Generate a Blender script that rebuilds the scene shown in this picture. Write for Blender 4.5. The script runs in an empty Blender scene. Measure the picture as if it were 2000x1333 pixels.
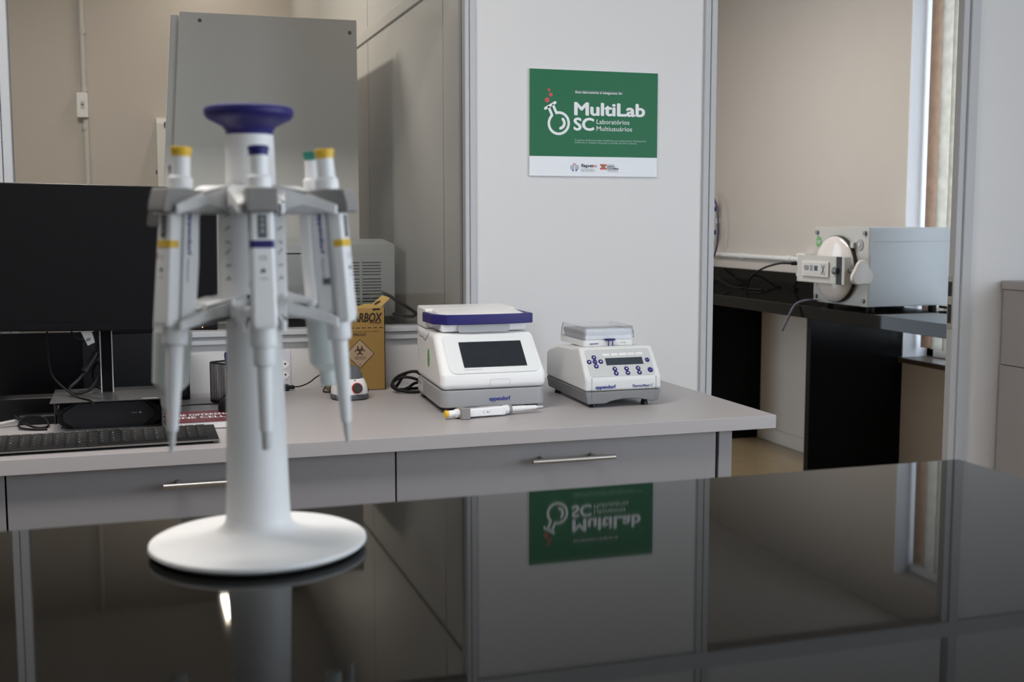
import bpy, bmesh, math, random
from mathutils import Vector as V, Matrix as M
random.seed(4)
SC = bpy.context.scene
COL = SC.collection
PI = math.pi
R = math.radians

# ------------------------------------------------------------------ helpers
def fin(bm, name, mat, parent=None, loc=None, rot=None, smooth=True, ang=35):
    bmesh.ops.recalc_face_normals(bm, faces=bm.faces)
    me = bpy.data.meshes.new(name)
    bm.to_mesh(me); bm.free()
    me.materials.append(mat)
    if smooth:
        me.polygons.foreach_set('use_smooth', [True] * len(me.polygons))
        me.set_sharp_from_angle(angle=R(ang))
    o = bpy.data.objects.new(name, me)
    COL.objects.link(o)
    if smooth:
        wn_ = o.modifiers.new('weighted_normal', 'WEIGHTED_NORMAL'); wn_.keep_sharp = True; wn_.weight = 80
    if parent: o.parent = parent
    if loc: o.location = loc
    if rot: o.rotation_euler = rot
    return o

def tag(o, label, cat, group=None):
    o['label'] = label; o['category'] = cat
    if group: o['group'] = group
    return o

def thing(name, label, cat, loc=(0, 0, 0), rot=(0, 0, 0), group=None):
    o = bpy.data.objects.new(name, None); COL.objects.link(o)
    o.empty_display_size = 0.05
    o.location = loc; o.rotation_euler = rot
    return tag(o, label, cat, group)

def struct(name, bm, mat, parent=None, smooth=False):
    o = fin(bm, name, mat, parent, smooth=smooth)
    o['kind'] = 'structure'
    return o

def B(): return bmesh.new()

def bev(bm, geom_verts, w, seg=2, ang=30):
    vs = set(geom_verts)
    es = [e for e in bm.edges if e.verts[0] in vs and e.verts[1] in vs and len(e.link_faces) == 2 and e.calc_face_angle(0) > R(ang)]
    if es and w > 0:
        bmesh.ops.bevel(bm, geom=es, offset=w, segments=seg, profile=0.5, affect='EDGES', clamp_overlap=True)

def box(bm, x0, x1, y0, y1, z0, z1, b=0, seg=2):
    r = bmesh.ops.create_cube(bm, size=1)
    for v in r['verts']:
        v.co = V(((x0 + x1) / 2 + v.co.x * (x1 - x0), (y0 + y1) / 2 + v.co.y * (y1 - y0), (z0 + z1) / 2 + v.co.z * (z1 - z0)))
    if b: bev(bm, r['verts'], b, seg)
    return bm

def BX(*a, b=0, seg=2): return box(B(), *a, b=b, seg=seg)

def lathe(bm, prof, n=40, mt=None):
    mt = mt or M.Identity(4)
    rings = []
    for r, z in prof:
        if r < 1e-6: rings.append([bm.verts.new(mt @ V((0, 0, z)))])
        else: rings.append([bm.verts.new(mt @ V((r * math.cos(2 * PI * i / n), r * math.sin(2 * PI * i / n), z))) for i in range(n)])
    for a, b in zip(rings, rings[1:]):
        if len(a) == 1 and len(b) == 1: continue
        for i in range(n):
            j = (i + 1) % n
            if len(a) == 1: bm.faces.new((a[0], b[i], b[j]))
            elif len(b) == 1: bm.faces.new((a[i], a[j], b[0]))
            else: bm.faces.new((a[i], a[j], b[j], b[i]))
    for ring in (rings[0], rings[-1]):
        if len(ring) > 1: bm.faces.new(ring)
    return bm

def axm(p0, p1):
    p0, p1 = V(p0), V(p1)
    q = (p1 - p0).to_track_quat('Z', 'Y')
    return M.Translation(p0) @ q.to_matrix().to_4x4(), (p1 - p0).length

def cyl(bm, p0, p1, r0, r1=None, n=24):
    mt, L = axm(p0, p1)
    return lathe(bm, [(r0, 0), (r0 if r1 is None else r1, L)], n, mt)

def sphere(bm, c, r, n=16, sc=(1, 1, 1)):
    k = bmesh.ops.create_uvsphere(bm, u_segments=n, v_segments=n // 2 + 2, radius=r)
    for v in k['verts']: v.co = V((c[0] + v.co.x * sc[0], c[1] + v.co.y * sc[1], c[2] + v.co.z * sc[2]))
    return bm

def prism(bm, pts, z0, z1, mt=None, b=0, seg=2, ang=30):
    mt = mt or M.Identity(4)
    lo = [bm.verts.new(mt @ V((x, y, z0))) for x, y in pts]
    hi = [bm.verts.new(mt @ V((x, y, z1))) for x, y in pts]
    n = len(pts)
    bm.faces.new(lo[::-1]); bm.faces.new(hi)
    for i in range(n):
        j = (i + 1) % n
        bm.faces.new((lo[i], lo[j], hi[j], hi[i]))
    if b:
        bmesh.ops.recalc_face_normals(bm, faces=bm.faces)
        bev(bm, lo + hi, b, seg, ang)
    return bm

def rrect(x0, x1, y0, y1, r, n=5):
    out = []
    for cx, cy, a in ((x1 - r, y1 - r, 0), (x0 + r, y1 - r, 90), (x0 + r, y0 + r, 180), (x1 - r, y0 + r, 270)):
        for i in range(n + 1):
            t = R(a + 90 * i / n)
            out.append((cx + r * math.cos(t), cy + r * math.sin(t)))
    return out

def ell(cx, cy, rx, ry, n=28):
    return [(cx + rx * math.cos(2 * PI * i / n), cy + ry * math.sin(2 * PI * i / n)) for i in range(n)]

def catmull(pts, k=6):
    P = [V(p) for p in pts]
    P = [P[0] * 2 - P[1]] + P + [P[-1] * 2 - P[-2]]
    out = []
    for i in range(1, len(P) - 2):
        a, b, c, d = P[i - 1:i + 3]
        for s in range(k):
            t = s / k
            out.append(0.5 * ((2 * b) + (c - a) * t + (2 * a - 5 * b + 4 * c - d) * t * t + (3 * b - a - 3 * c + d) * t ** 3))
    out.append(P[-2])
    return out

def tube(bm, pts, r, n=10, smooth=True, closed=False):
    P = catmull(pts) if smooth else [V(p) for p in pts]
    up = V((0.123, 0.217, 1)).normalized()
    rings = []
    for i, p in enumerate(P):
        t = (P[min(i + 1, len(P) - 1)] - P[max(i - 1, 0)]).normalized()
        u = t.cross(up)
        if u.length < 1e-4: u = t.cross(V((1, 0, 0)))
        u.normalize(); up = u.cross(t).normalized()
        rings.append([bm.verts.new(p + (u * math.cos(2 * PI * j / n) + up * math.sin(2 * PI * j / n)) * r) for j in range(n)])
    for a, b in zip(rings, rings[1:]):
        for j in range(n):
            k = (j + 1) % n
            bm.faces.new((a[j], a[k], b[k], b[j]))
    bm.faces.new(rings[0][::-1]); bm.faces.new(rings[-1])
    return bm

def stroke(bm, pts, w, z0, z1, mt=None, closed=False):
    """flat ribbon of width w along a 2-D polyline: one continuous strip, rounded ends"""
    mt = mt or M.Identity(4)
    P = [V((p[0], p[1])) for p in pts]
    n = len(P); h = w / 2
    if not closed:
        out = []
        for i in range(n):
            a = (P[i] - P[i - 1]).normalized() if i else (P[1] - P[0]).normalized()
            b = (P[i + 1] - P[i]).normalized() if i < n - 1 else a
            t = (a + b).normalized(); k = min(2.0, 1 / max(0.35, t.dot(b)))
            out.append(V((-t.y, t.x)) * h * k)
        L = [p + q for p, q in zip(P, out)]; Q = [p - q for p, q in zip(P, out)]
        def cap(p, d):
            a0 = math.atan2(d.y, d.x)
            return [p + V((math.cos(a0 + t), math.sin(a0 + t))) * h for t in (R(-60), R(-30), 0, R(30), R(60))]
        c1 = cap(P[-1], P[-1] - P[-2]); c0 = cap(P[0], P[0] - P[1])
        lo = {}
        def vv(p, z): return bm.verts.new(mt @ V((p.x, p.y, z)))
        Lh = [vv(p, z1) for p in L]; Qh = [vv(p, z1) for p in Q]; Ll = [vv(p, z0) for p in L]; Ql = [vv(p, z0) for p in Q]
        for i in range(n - 1):
            bm.faces.new((Qh[i], Qh[i + 1], Lh[i + 1], Lh[i])); bm.faces.new((Ql[i], Ll[i], Ll[i + 1], Ql[i + 1]))
            bm.faces.new((Lh[i], Lh[i + 1], Ll[i + 1], Ll[i])); bm.faces.new((Qh[i + 1], Qh[i], Ql[i], Ql[i + 1]))
        bm.faces.new([Qh[-1]] + [vv(p, z1) for p in c1] + [Lh[-1]])
        bm.faces.new([Lh[0]] + [vv(p, z1) for p in c0] + [Qh[0]])
        return bm
    L, Q = [], []
    for i in range(n):
        a = (P[i] - P[i - 1]).normalized(); b = (P[(i + 1) % n] - P[i]).normalized()
        t = (a + b).normalized(); k = min(2.0, 1 / max(0.35, t.dot(b)))
        q = V((-t.y, t.x)) * h * k
        L.append(P[i] + q); Q.append(P[i] - q)
    def vv(p, z): return bm.verts.new(mt @ V((p.x, p.y, z)))
    Lh = [vv(p, z1) for p in L]; Qh = [vv(p, z1) for p in Q]; Ll = [vv(p, z0) for p in L]; Ql = [vv(p, z0) for p in Q]
    for i in range(n):
        j = (i + 1) % n
        bm.faces.new((Qh[i], Qh[j], Lh[j], Lh[i])); bm.faces.new((Ql[i], Ll[i], Ll[j], Ql[j]))
        bm.faces.new((Lh[i], Lh[j], Ll[j], Ll[i])); bm.faces.new((Qh[j], Qh[i], Ql[i], Ql[j]))
    return bm

def text(body, x0, x1, h, base, mt, depth=0.0003, bold=0.0, mono=None, shear=0.0, bm=None):
    """lettering as mesh: fitted to x0..x1, capital height h, baseline at base, in the plane of mt"""
    cu = bpy.data.curves.new('lettering', 'FONT')
    cu.body = body; cu.size = 1; cu.shear = shear; cu.resolution_u = 3
    cu.extrude = 0
    o = bpy.data.objects.new('lettering', cu); COL.objects.link(o)
    dg = bpy.context.evaluated_depsgraph_get(); dg.update()
    me = bpy.data.meshes.new_from_object(o.evaluated_get(dg))
    bpy.data.objects.remove(o)
    bm = bm or B()
    n0 = len(bm.verts)
    # heavier weights are built from shifted layers of the same outlines
    shifts = [(0, 0)] if not bold else [(0, 0), (-bold, 0), (bold, 0), (0, bold * .8), (0, -bold * .8), (-bold * .7, bold * .6), (bold * .7, -bold * .6)]
    lay = []
    for k_, (dx, dy) in enumerate(shifts):
        a_ = len(bm.verts); bm.from_mesh(me); bm.verts.ensure_lookup_table()
        for v in bm.verts[a_:]: v.co.x += dx; v.co.y += dy; lay.append(k_)
    bpy.data.meshes.remove(me)
    vs = bm.verts[n0:]
    if not vs: return bm
    ax = min(v.co.x for v in vs); bx = max(v.co.x for v in vs)
    if x1 is None: x1 = x0 + (bx - ax) * h / 0.729
    sx = (x1 - x0) / (bx - ax); sy = h / 0.729
    for v, k_ in zip(vs, lay): v.co = mt @ V((x0 + (v.co.x - ax) * sx, base + v.co.y * sy, depth + k_ * 0.00004))
    return bm

def plane(o, x, y):
    """matrix with local x along x, local y along y, z = normal"""
    x = V(x).normalized(); y = V(y).normalized(); z = x.cross(y)
    m = M.Identity(4)
    for i, c in enumerate((x, y, z)):
        for k in range(3): m[k][i] = c[k]
    return M.Translation(V(o)) @ m

# ------------------------------------------------------------------ materials
def mat(name, col, rough=0.5, metal=0.0, spec=0.5, noise=0.03, scale=40, bump=0.0, bscale=200, emit=None, es=0.0, trans=0.0, sheen=0):
    m = bpy.data.materials.new(name); m.use_nodes = True
    nt = m.node_tree; p = nt.nodes['Principled BSDF']
    p.inputs['Roughness'].default_value = rough
    p.inputs['Metallic'].default_value = metal
    p.inputs['Specular IOR Level'].default_value = spec
    tc = nt.nodes.new('ShaderNodeTexCoord')
    nz = nt.nodes.new('ShaderNodeTexNoise'); nz.inputs['Scale'].default_value = scale; nz.inputs['Detail'].default_value = 3
    nt.links.new(tc.outputs['Object'], nz.inputs['Vector'])
    mx = nt.nodes.new('ShaderNodeMix'); mx.data_type = 'RGBA'
    mx.inputs[6].default_value = (*[c * (1 - noise) for c in col], 1)
    mx.inputs[7].default_value = (*[min(1, c * (1 + noise)) for c in col], 1)
    nt.links.new(nz.outputs['Fac'], mx.inputs[0])
    nt.links.new(mx.outputs[2], p.inputs['Base Color'])
    if bump:
        bz = nt.nodes.new('ShaderNodeTexNoise'); bz.inputs['Scale'].default_value = bscale
        nt.links.new(tc.outputs['Object'], bz.inputs['Vector'])
        bp = nt.nodes.new('ShaderNodeBump'); bp.inputs['Strength'].default_value = bump; bp.inputs['Distance'].default_value = 0.002
        nt.links.new(bz.outputs['Fac'], bp.inputs['Height']); nt.links.new(bp.outputs['Normal'], p.inputs['Normal'])
    if emit:
        p.inputs['Emission Color'].default_value = (*emit, 1); p.inputs['Emission Strength'].default_value = es
    if trans: p.inputs['Transmission Weight'].default_value = trans
    return m

def clear(name, tint=(1, 1, 1), ior=1.45, gl=1.0, haze=0.0, hz=(0.8, 0.8, 0.8)):
    """thin clear sheet: see-through, with a Fresnel reflection and an optional faint haze"""
    m = bpy.data.materials.new(name); m.use_nodes = True
    nt = m.node_tree; nt.nodes.clear()
    out = nt.nodes.new('ShaderNodeOutputMaterial')
    tr = nt.nodes.new('ShaderNodeBsdfTransparent'); tr.inputs[0].default_value = (*tint, 1)
    gs = nt.nodes.new('ShaderNodeBsdfGlossy'); gs.inputs['Roughness'].default_value = 0.02
    gs.inputs[0].default_value = (gl, gl, gl, 1)
    fr = nt.nodes.new('ShaderNodeFresnel'); fr.inputs[0].default_value = ior
    mx = nt.nodes.new('ShaderNodeMixShader')
    nt.links.new(fr.outputs[0], mx.inputs[0]); nt.links.new(tr.outputs[0], mx.inputs[1]); nt.links.new(gs.outputs[0], mx.inputs[2])
    last = mx
    if haze:
        df = nt.nodes.new('ShaderNodeBsdfDiffuse'); df.inputs[0].default_value = (*hz, 1)
        tn = nt.nodes.new('ShaderNodeTexNoise'); tn.inputs['Scale'].default_value = 12
        mp = nt.nodes.new('ShaderNodeMapRange'); mp.inputs[3].default_value = haze * 0.7; mp.inputs[4].default_value = haze * 1.3
        nt.links.new(tn.outputs['Fac'], mp.inputs[0])
        m2 = nt.nodes.new('ShaderNodeMixShader')
        nt.links.new(mp.outputs[0], m2.inputs[0]); nt.links.new(mx.outputs[0], m2.inputs[1]); nt.links.new(df.outputs[0], m2.inputs[2])
        last = m2
    nt.links.new(last.outputs[0], out.inputs[0])
    return m

def blindmat(name, col, tcol, tw=0.5):
    m = bpy.data.materials.new(name); m.use_nodes = True
    nt = m.node_tree; nt.nodes.clear()
    out = nt.nodes.new('ShaderNodeOutputMaterial')
    tc = nt.nodes.new('ShaderNodeTexCoord')
    nz = nt.nodes.new('ShaderNodeTexNoise'); nz.inputs['Scale'].default_value = 22; nz.inputs['Detail'].default_value = 6
    nt.links.new(tc.outputs['Object'], nz.inputs['Vector'])
    rp = nt.nodes.new('ShaderNodeValToRGB')
    rp.color_ramp.elements[0].position = 0.3; rp.color_ramp.elements[1].position = 0.75
    rp.color_ramp.elements[0].color = (*[c * 0.8 for c in col], 1); rp.color_ramp.elements[1].color = (*col, 1)
    nt.links.new(nz.outputs['Fac'], rp.inputs[0])
    df = nt.nodes.new('ShaderNodeBsdfDiffuse'); tl = nt.nodes.new('ShaderNodeBsdfTranslucent')
    nt.links.new(rp.outputs[0], df.inputs[0]); nt.links.new(rp.outputs[0], tl.inputs[0])
    mx = nt.nodes.new('ShaderNodeMixShader'); mx.inputs[0].default_value = tw
    nt.links.new(df.outputs[0], mx.inputs[1]); nt.links.new(tl.outputs[0], mx.inputs[2])
    nt.links.new(mx.outputs[0], out.inputs[0])
    return m

def granite(name):
    m = bpy.data.materials.new(name); m.use_nodes = True
    nt = m.node_tree; p = nt.nodes['Principled BSDF']
    tc = nt.nodes.new('ShaderNodeTexCoord')
    vo = nt.nodes.new('ShaderNodeTexVoronoi'); vo.inputs['Scale'].default_value = 420
    nt.links.new(tc.outputs['Object'], vo.inputs['Vector'])
    rp = nt.nodes.new('ShaderNodeValToRGB')
    rp.color_ramp.elements[0].color = (0.011, 0.011, 0.010, 1); rp.color_ramp.elements[1].color = (0.006, 0.006, 0.0055, 1)
    rp.color_ramp.elements[0].position = 0.05; rp.color_ramp.elements[1].position = 0.35
    nt.links.new(vo.outputs['Distance'], rp.inputs[0]); nt.links.new(rp.outputs[0], p.inputs['Base Color'])
    p.inputs['Roughness'].default_value = 0.03; p.inputs['IOR'].default_value = 1.5; p.inputs['Specular IOR Level'].default_value = 0.13
    return m

MT = dict(
    wall_beige=mat('beige_wall_paint', (0.585, 0.535, 0.485), 0.75, bump=0.05, noise=0.02, scale=6),
    wall_white=mat('white_wall_paint', (0.78, 0.77, 0.75), 0.7, noise=0.02, scale=4),
    panel_white=mat('white_laminate_panel', (0.67, 0.66, 0.66), 0.42, noise=0.01, scale=5),
    panel_warm=mat('cream_laminate_panel', (0.60, 0.58, 0.54), 0.45, noise=0.015, scale=5),
    alu=mat('light_grey_aluminium_profile', (0.50, 0.51, 0.53), 0.5, 0.0, noise=0.02, spec=0.25),
    dark_gap=mat('dark_gap', (0.05, 0.05, 0.05), 0.8),
    bench=mat('white_bench_laminate', (0.42, 0.395, 0.40), 0.38, noise=0.01, scale=60, bump=0.02),
    drawer=mat('light_grey_drawer_laminate', (0.25, 0.24, 0.25), 0.42, noise=0.01, scale=60),
    steel=mat('brushed_steel', (0.40, 0.38, 0.36), 0.38, 1.0),
    granite=granite('polished_black_granite'),
    pcface=mat('charcoal_plastic', (0.022, 0.022, 0.025), 0.45, spec=0.3),
    plate_w=mat('bluish_white_plate', (0.66, 0.66, 0.72), 0.4),
    blacklam=mat('black_laminate', (0.005, 0.005, 0.006), 0.22, spec=0.10, noise=0.1),
    keys=mat('black_keys', (0.012, 0.012, 0.013), 0.6, spec=0.2, noise=0.1),
    floor=mat('beige_floor_tile', (0.29, 0.22, 0.13), 0.25, noise=0.06, scale=9),
    white=mat('white_plastic', (0.88, 0.875, 0.875), 0.35, noise=0.01),
    stand=mat('matt_white_plastic', (0.80, 0.80, 0.80), 0.42, noise=0.01),
    panelw=mat('satin_white_panel', (0.78, 0.80, 0.80), 0.4, noise=0.01),
    offwhite=mat('grey_white_plastic', (0.72, 0.725, 0.72), 0.4, noise=0.01),
    lgrey=mat('light_grey_plastic', (0.56, 0.57, 0.57), 0.45, noise=0.01),
    grey=mat('grey_plastic', (0.34, 0.34, 0.35), 0.45, noise=0.02),
    hook=mat('warm_grey_plastic', (0.26, 0.25, 0.24), 0.5, noise=0.02),
    dgrey=mat('dark_grey_plastic', (0.10, 0.105, 0.12), 0.45, noise=0.03),
    tmgrey=mat('mid_grey_plastic', (0.20, 0.20, 0.205), 0.5, noise=0.02),
    black=mat('black_plastic', (0.010, 0.010, 0.012), 0.42, noise=0.1, spec=0.28),
    black_gloss=mat('black_gloss', (0.004, 0.004, 0.005), 0.25, noise=0.1, spec=0.2),
    screen=mat('dark_screen_glass', (0.018, 0.022, 0.028), 0.12, noise=0.25, scale=70),
    monitor=mat('matt_dark_screen', (0.005, 0.005, 0.006), 0.4, noise=0.1, spec=0.16),
    lcd=mat('dark_lcd', (0.035, 0.045, 0.06), 0.2, noise=0.05),
    blue=mat('violet_blue_plastic', (0.022, 0.018, 0.145), 0.45, noise=0.03, spec=0.35),
    blueprint=mat('blue_print', (0.035, 0.045, 0.26), 0.5),
    darkprint=mat('dark_print', (0.035, 0.035, 0.05), 0.5),
    greyprint=mat('grey_print', (0.25, 0.25, 0.27), 0.5),
    yellow=mat('yellow_plastic', (0.80, 0.50, 0.03), 0.4, noise=0.03),
    green_cap=mat('turquoise_plastic', (0.02, 0.22, 0.17), 0.4),
    purple_cap=mat('violet_plastic', (0.20, 0.06, 0.15), 0.4),
    sagecone=mat('grey_green_plastic', (0.56, 0.61, 0.60), 0.42, noise=0.01),
    tip=mat('frosted_tip_plastic', (0.60, 0.60, 0.59), 0.3, noise=0.02),
    greenboard=mat('green_print', (0.015, 0.145, 0.062), 0.4, noise=0.02, scale=3, spec=0.18),
    darkgreen=mat('dark_green_print', (0.015, 0.10, 0.055), 0.35),
    board=mat('white_board_print', (0.72, 0.74, 0.78), 0.3, noise=0.01),
    whiteprint=mat('white_print', (0.78, 0.80, 0.82), 0.4),
    paleprint=mat('pale_green_print', (0.35, 0.55, 0.45), 0.4),
    redprint=mat('red_print', (0.55, 0.035, 0.04), 0.4),
    oliveprint=mat('olive_print', (0.22, 0.18, 0.05), 0.5),
    sticker=mat('green_sticker', (0.12, 0.34, 0.10), 0.45),
    card=mat('brown_cardboard', (0.335, 0.205, 0.058), 0.8, noise=0.05, scale=60, bump=0.03),
    cardlight=mat('yellow_card_flap', (0.47, 0.30, 0.085), 0.8, noise=0.05, scale=60),
    carddark=mat('card_print_brown', (0.035, 0.018, 0.010), 0.8),
    cardlabel=mat('card_label_tan', (0.43, 0.31, 0.20), 0.8),
    reddk=mat('dark_red_cover', (0.12, 0.009, 0.022), 0.4, noise=0.25, scale=30),
    paper=mat('page_paper', (0.70, 0.68, 0.66), 0.8, noise=0.03),
    redring=mat('red_ring', (0.42, 0.03, 0.02), 0.4),
    knobgrey=mat('knob_grey_metal', (0.16, 0.17, 0.18), 0.3, 0.3),
    cabgrey=mat('grey_sheet_metal', (0.76, 0.755, 0.73), 0.45, noise=0.015, scale=3),
    machine=mat('pale_grey_machine_plastic', (0.64, 0.67, 0.68), 0.45, noise=0.01),
    machine2=mat('grey_machine_door', (0.52, 0.54, 0.56), 0.45, noise=0.01),
    counter=mat('grey_stone_counter', (0.16, 0.165, 0.165), 0.3, noise=0.15, scale=120),
    plate=mat('charcoal_metal', (0.075, 0.075, 0.08), 0.35, 0.4),
    ac_body=mat('pale_blue_grey_enamel', (0.50, 0.53, 0.56), 0.35, noise=0.01),
    ac_face=mat('warm_grey_enamel', (0.50, 0.495, 0.46), 0.35, noise=0.01),
    ac_white=mat('glossy_white_enamel', (0.74, 0.70, 0.68), 0.12, noise=0.01),
    rubber=mat('dark_rubber', (0.03, 0.03, 0.028), 0.6),
    conduit=mat('grey_white_conduit', (0.62, 0.60, 0.57), 0.5),
    cable_dark=mat('black_cable', (0.007, 0.007, 0.007), 0.5, spec=0.25),
    cable_brown=mat('dark_brown_cable', (0.035, 0.028, 0.022), 0.5),
    cable_white=mat('grey_cable', (0.45, 0.45, 0.45), 0.5),
    cable_blue=mat('dark_blue_hose', (0.03, 0.03, 0.12), 0.35),
    clearhose=mat('violet_clear_hose', (0.16, 0.15, 0.22), 0.15, noise=0.02),
    sidecab=mat('taupe_grey_laminate', (0.40, 0.375, 0.37), 0.5, noise=0.01),
    bluepen=mat('blue_pen', (0.02, 0.035, 0.25), 0.35),
    mesh=mat('black_wire', (0.02, 0.02, 0.02), 0.4, 0.5),
    led=mat('orange_led', (0.8, 0.3, 0.1), 0.4, emit=(1, 0.35, 0.15), es=3),
    lamp=mat('lamp_tube', (1, 0.9, 0.75), 0.4, emit=(1, 0.83, 0.6), es=6),
    sill=mat('dark_stone_sill', (0.10, 0.075, 0.06), 0.35, noise=0.2, scale=60),
    reveal=mat('white_window_reveal', (0.80, 0.83, 0.88), 0.5),
    frame=mat('white_window_frame', (0.82, 0.84, 0.86), 0.4),
    slat=blindmat('cream_blind_fabric', (0.70, 0.675, 0.62), None, 0.55),
    slat_shaded=blindmat('shaded_blind_fabric', (0.60, 0.47, 0.38), None, 0.5),  # browner copy of the cream fabric, the slat's shade put into its colour
    glass=clear('partition_glass', (0.955, 0.96, 0.955), 1.45, 1.0),
    acrylic=clear('clear_acrylic_lid', (0.93, 0.93, 0.95), 1.5, 1.0, 0.22, (0.85, 0.85, 0.9)),
)

# ------------------------------------------------------------------ shell of the place
YW = 2.72
CEIL = 2.62
# floor, ceiling
struct('floor', BX(-3.2, 4.0, -2.8, 7.2, -0.06, 0.0), MT['floor'])
struct('ceiling', BX(-3.2, 4.0, -2.8, 7.2, CEIL, CEIL + 0.08), MT['wall_white'])
# outer walls of the main lab (behind and beside the camera)
struct('wall_left', BX(-3.1, -3.0, -2.7, 7.1, 0, CEIL), MT['wall_white'])
bm = B()
box(bm, -3.0, 2.35, -2.7, -2.6, 0, CEIL); box(bm, 3.35, 3.41, -2.7, -2.6, 0, CEIL)
box(bm, 2.35, 3.35, -2.7, -2.6, 0, 1.0); box(bm, 2.35, 3.35, -2.7, -2.6, 2.25, CEIL)
struct('wall_back', bm, MT['wall_white'])
# right wall of the lab and of the next room, with its windows
bm = B()
WX0, WX1 = 3.41, 3.56
box(bm, WX0, WX1, -2.7, -2.0, 0, CEIL); box(bm, WX0, WX1, 0.9, 3.3, 0, CEIL)
box(bm, WX0, WX1, -2.0, 0.9, 0, 0.9); box(bm, WX0, WX1, -2.0, 0.9, 2.25, CEIL)
box(bm, WX0, WX1, 4.63, 7.1, 0, CEIL)
box(bm, WX0, WX1, 3.3, 4.63, 0, 0.605); box(bm, WX0, WX1, 3.3, 4.63, 2.42, CEIL)
struct('wall_right', bm, MT['wall_beige'])
bm = B()
box(bm, -3.0, 0.773, 5.84, 5.95, 0, CEIL)
struct('wall_far', bm, MT['wall_beige'])
struct('wall_end', BX(0.83, 3.41, 7.0, 7.1, 0, CEIL), MT['wall_beige'])
# cross wall between the glazed room and the room with the autoclave
bm = B()
xs = 0.773
for y0, y1 in ((2.745, 2.955), (2.962, 3.935), (3.942, 4.94), (4.947, 5.94)):
    box(bm, xs, xs + 0.045, y0, y1, 0, 1.832); box(bm, xs, xs + 0.045, y0, y1, 1.875, CEIL)
box(bm, xs + 0.004, xs + 0.041, 2.75, 5.94, 0, CEIL)
struct('wall_cross', bm, MT['panel_warm'])
struct('trim_1', BX(xs - 0.006, xs + 0.05, 2.755, 5.84, 1.8365, 1.872, b=0.002), MT['panel_warm'])
# partition facing the camera: solid panels
bm = B()
box(bm, 0.786, 1.385, 2.72, 2.755, 0, CEIL)
box(bm, 2.205, 3.41, 2.72, 2.755, 0, CEIL)
box(bm, -3.0, -0.25, 2.725, 2.755, 0, 0.97); box(bm, -0.23, 0.765, 2.725, 2.755, 0, 0.97)
box(bm, -3.0, 0.765, 2.725, 2.755, 1.93, CEIL)
box(bm, 1.40, 2.165, 2.725, 2.755, 1.93, CEIL)
struct('wall_partition', bm, MT['panel_white'])
# aluminium profiles: post beside the white panel, door posts, sill rail, head rail
def post(name, spans, y0=2.712, y1=2.765, z0=0.0, z1=CEIL):
    bm = B()
    for a, b in spans: box(bm, a, b, y0, y1, z0, z1, b=0.0015, seg=1)
    return struct(name, bm, MT['alu'], smooth=True)
post('trim_2', [(0.7617, 0.7723), (0.7738, 0.789)])
post('trim_3', [(1.385, 1.4010), (1.4032, 1.4187)])
post('trim_4', [(2.178, 2.2074)], y0=2.708, y1=2.743)
post('trim_5', [(-0.262, -0.2475), (-0.246, -0.228)])
bm = B()
box(bm, -3.0, 0.7617, 2.705, 2.77, 0.9855, 0.9975, b=0.002); box(bm, -3.0, 0.7617, 2.712, 2.765, 0.968, 0.9845, b=0.001)
box(bm, -3.0, 0.7617, 2.716, 2.76, 0.966, 0.99)
struct('trim_6', bm, MT['alu'], smooth=True)
bm = B()
box(bm, -3.0, 0.7617, 2.709, 2.768, 1.885, 1.93, b=0.002); box(bm, 0.789, 3.41, 2.709, 2.768, 1.885, 1.93, b=0.002)
struct('trim_7', bm, MT['alu'], smooth=True)
# right door jamb: rebated inner face with strike plate
bm = B()
box(bm, 2.158, 2.178, 2.716, 2.742, 0, 1.885, b=0.0015, seg=1)
dj = struct('door_1', bm, MT['alu'], smooth=True)
sp = fin(BX(2.1565, 2.158, 2.7175, 2.7405, 0.945, 1.090, b=0.0006), 'strike_plate', MT['steel'], dj); sp['label'] = 'steel strike plate'
fin(BX(2.1559, 2.1566, 2.7235, 2.7375, 1.035, 1.075, b=0.0002), 'latch_hole', MT['black'], sp)
fin(BX(2.1559, 2.1566, 2.7235, 2.7375, 0.960, 1.012, b=0.0002), 'bolt_hole', MT['black'], sp)
# glass panes over the sill rail
wn = fin(BX(-0.228, 0.7617, 2.738, 2.743, 0.99, 1.89), 'window_1', MT['glass'], smooth=False); wn['kind'] = 'structure'
wn = fin(BX(-3.0, -0.262, 2.738, 2.743, 0.99, 1.89), 'window_2', MT['glass'], smooth=False); wn['kind'] = 'structure'
bm = B()
for y0, y1 in ((-2.0, -1.95), (-0.575, -0.525), (0.85, 0.9)): box(bm, 3.50, 3.54, y0, y1, 0.9, 2.25, b=0.004)
for z0, z1 in ((0.9, 0.95), (2.2, 2.25)): box(bm, 3.50, 3.54, -2.0, 0.9, z0, z1, b=0.004)
struct('window_4', bm, MT['frame'], smooth=True)
# window beyond the doorway
bm = B()
box(bm, 3.405, 3.58, 4.6285, 4.6405, 0.605, 2.42); box(bm, 3.405, 3.58, 3.29, 3.3015, 0.605, 2.42)
struct('trim_8', bm, MT['reveal'])
struct('trim_9', BX(3.385, 3.58, 3.29, 4.64, 0.583, 0.607, b=0.004), MT['sill'])
bm = B()
for y0, y1 in ((4.575, 4.628), (3.302, 3.345), (3.94, 3.99)): box(bm, 3.535, 3.575, y0, y1, 0.607, 2.42, b=0.004)
for z0, z1 in ((0.607, 0.655), (2.37, 2.42)): box(bm, 3.535, 3.575, 3.302, 4.628, z0, z1, b=0.004)
struct('window_3', bm, MT['frame'], smooth=True)
# ledge and dado strip over the far bench
struct('trim_10', BX(3.392, 3.41, 4.77, 7.0, 0.957, 0.999, b=0.003), MT['wall_beige'])
struct('baseboard_right', BX(3.395, 3.41, 4.63, 7.0, 0.0, 0.075, b=0.003), MT['wall_beige'])

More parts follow.
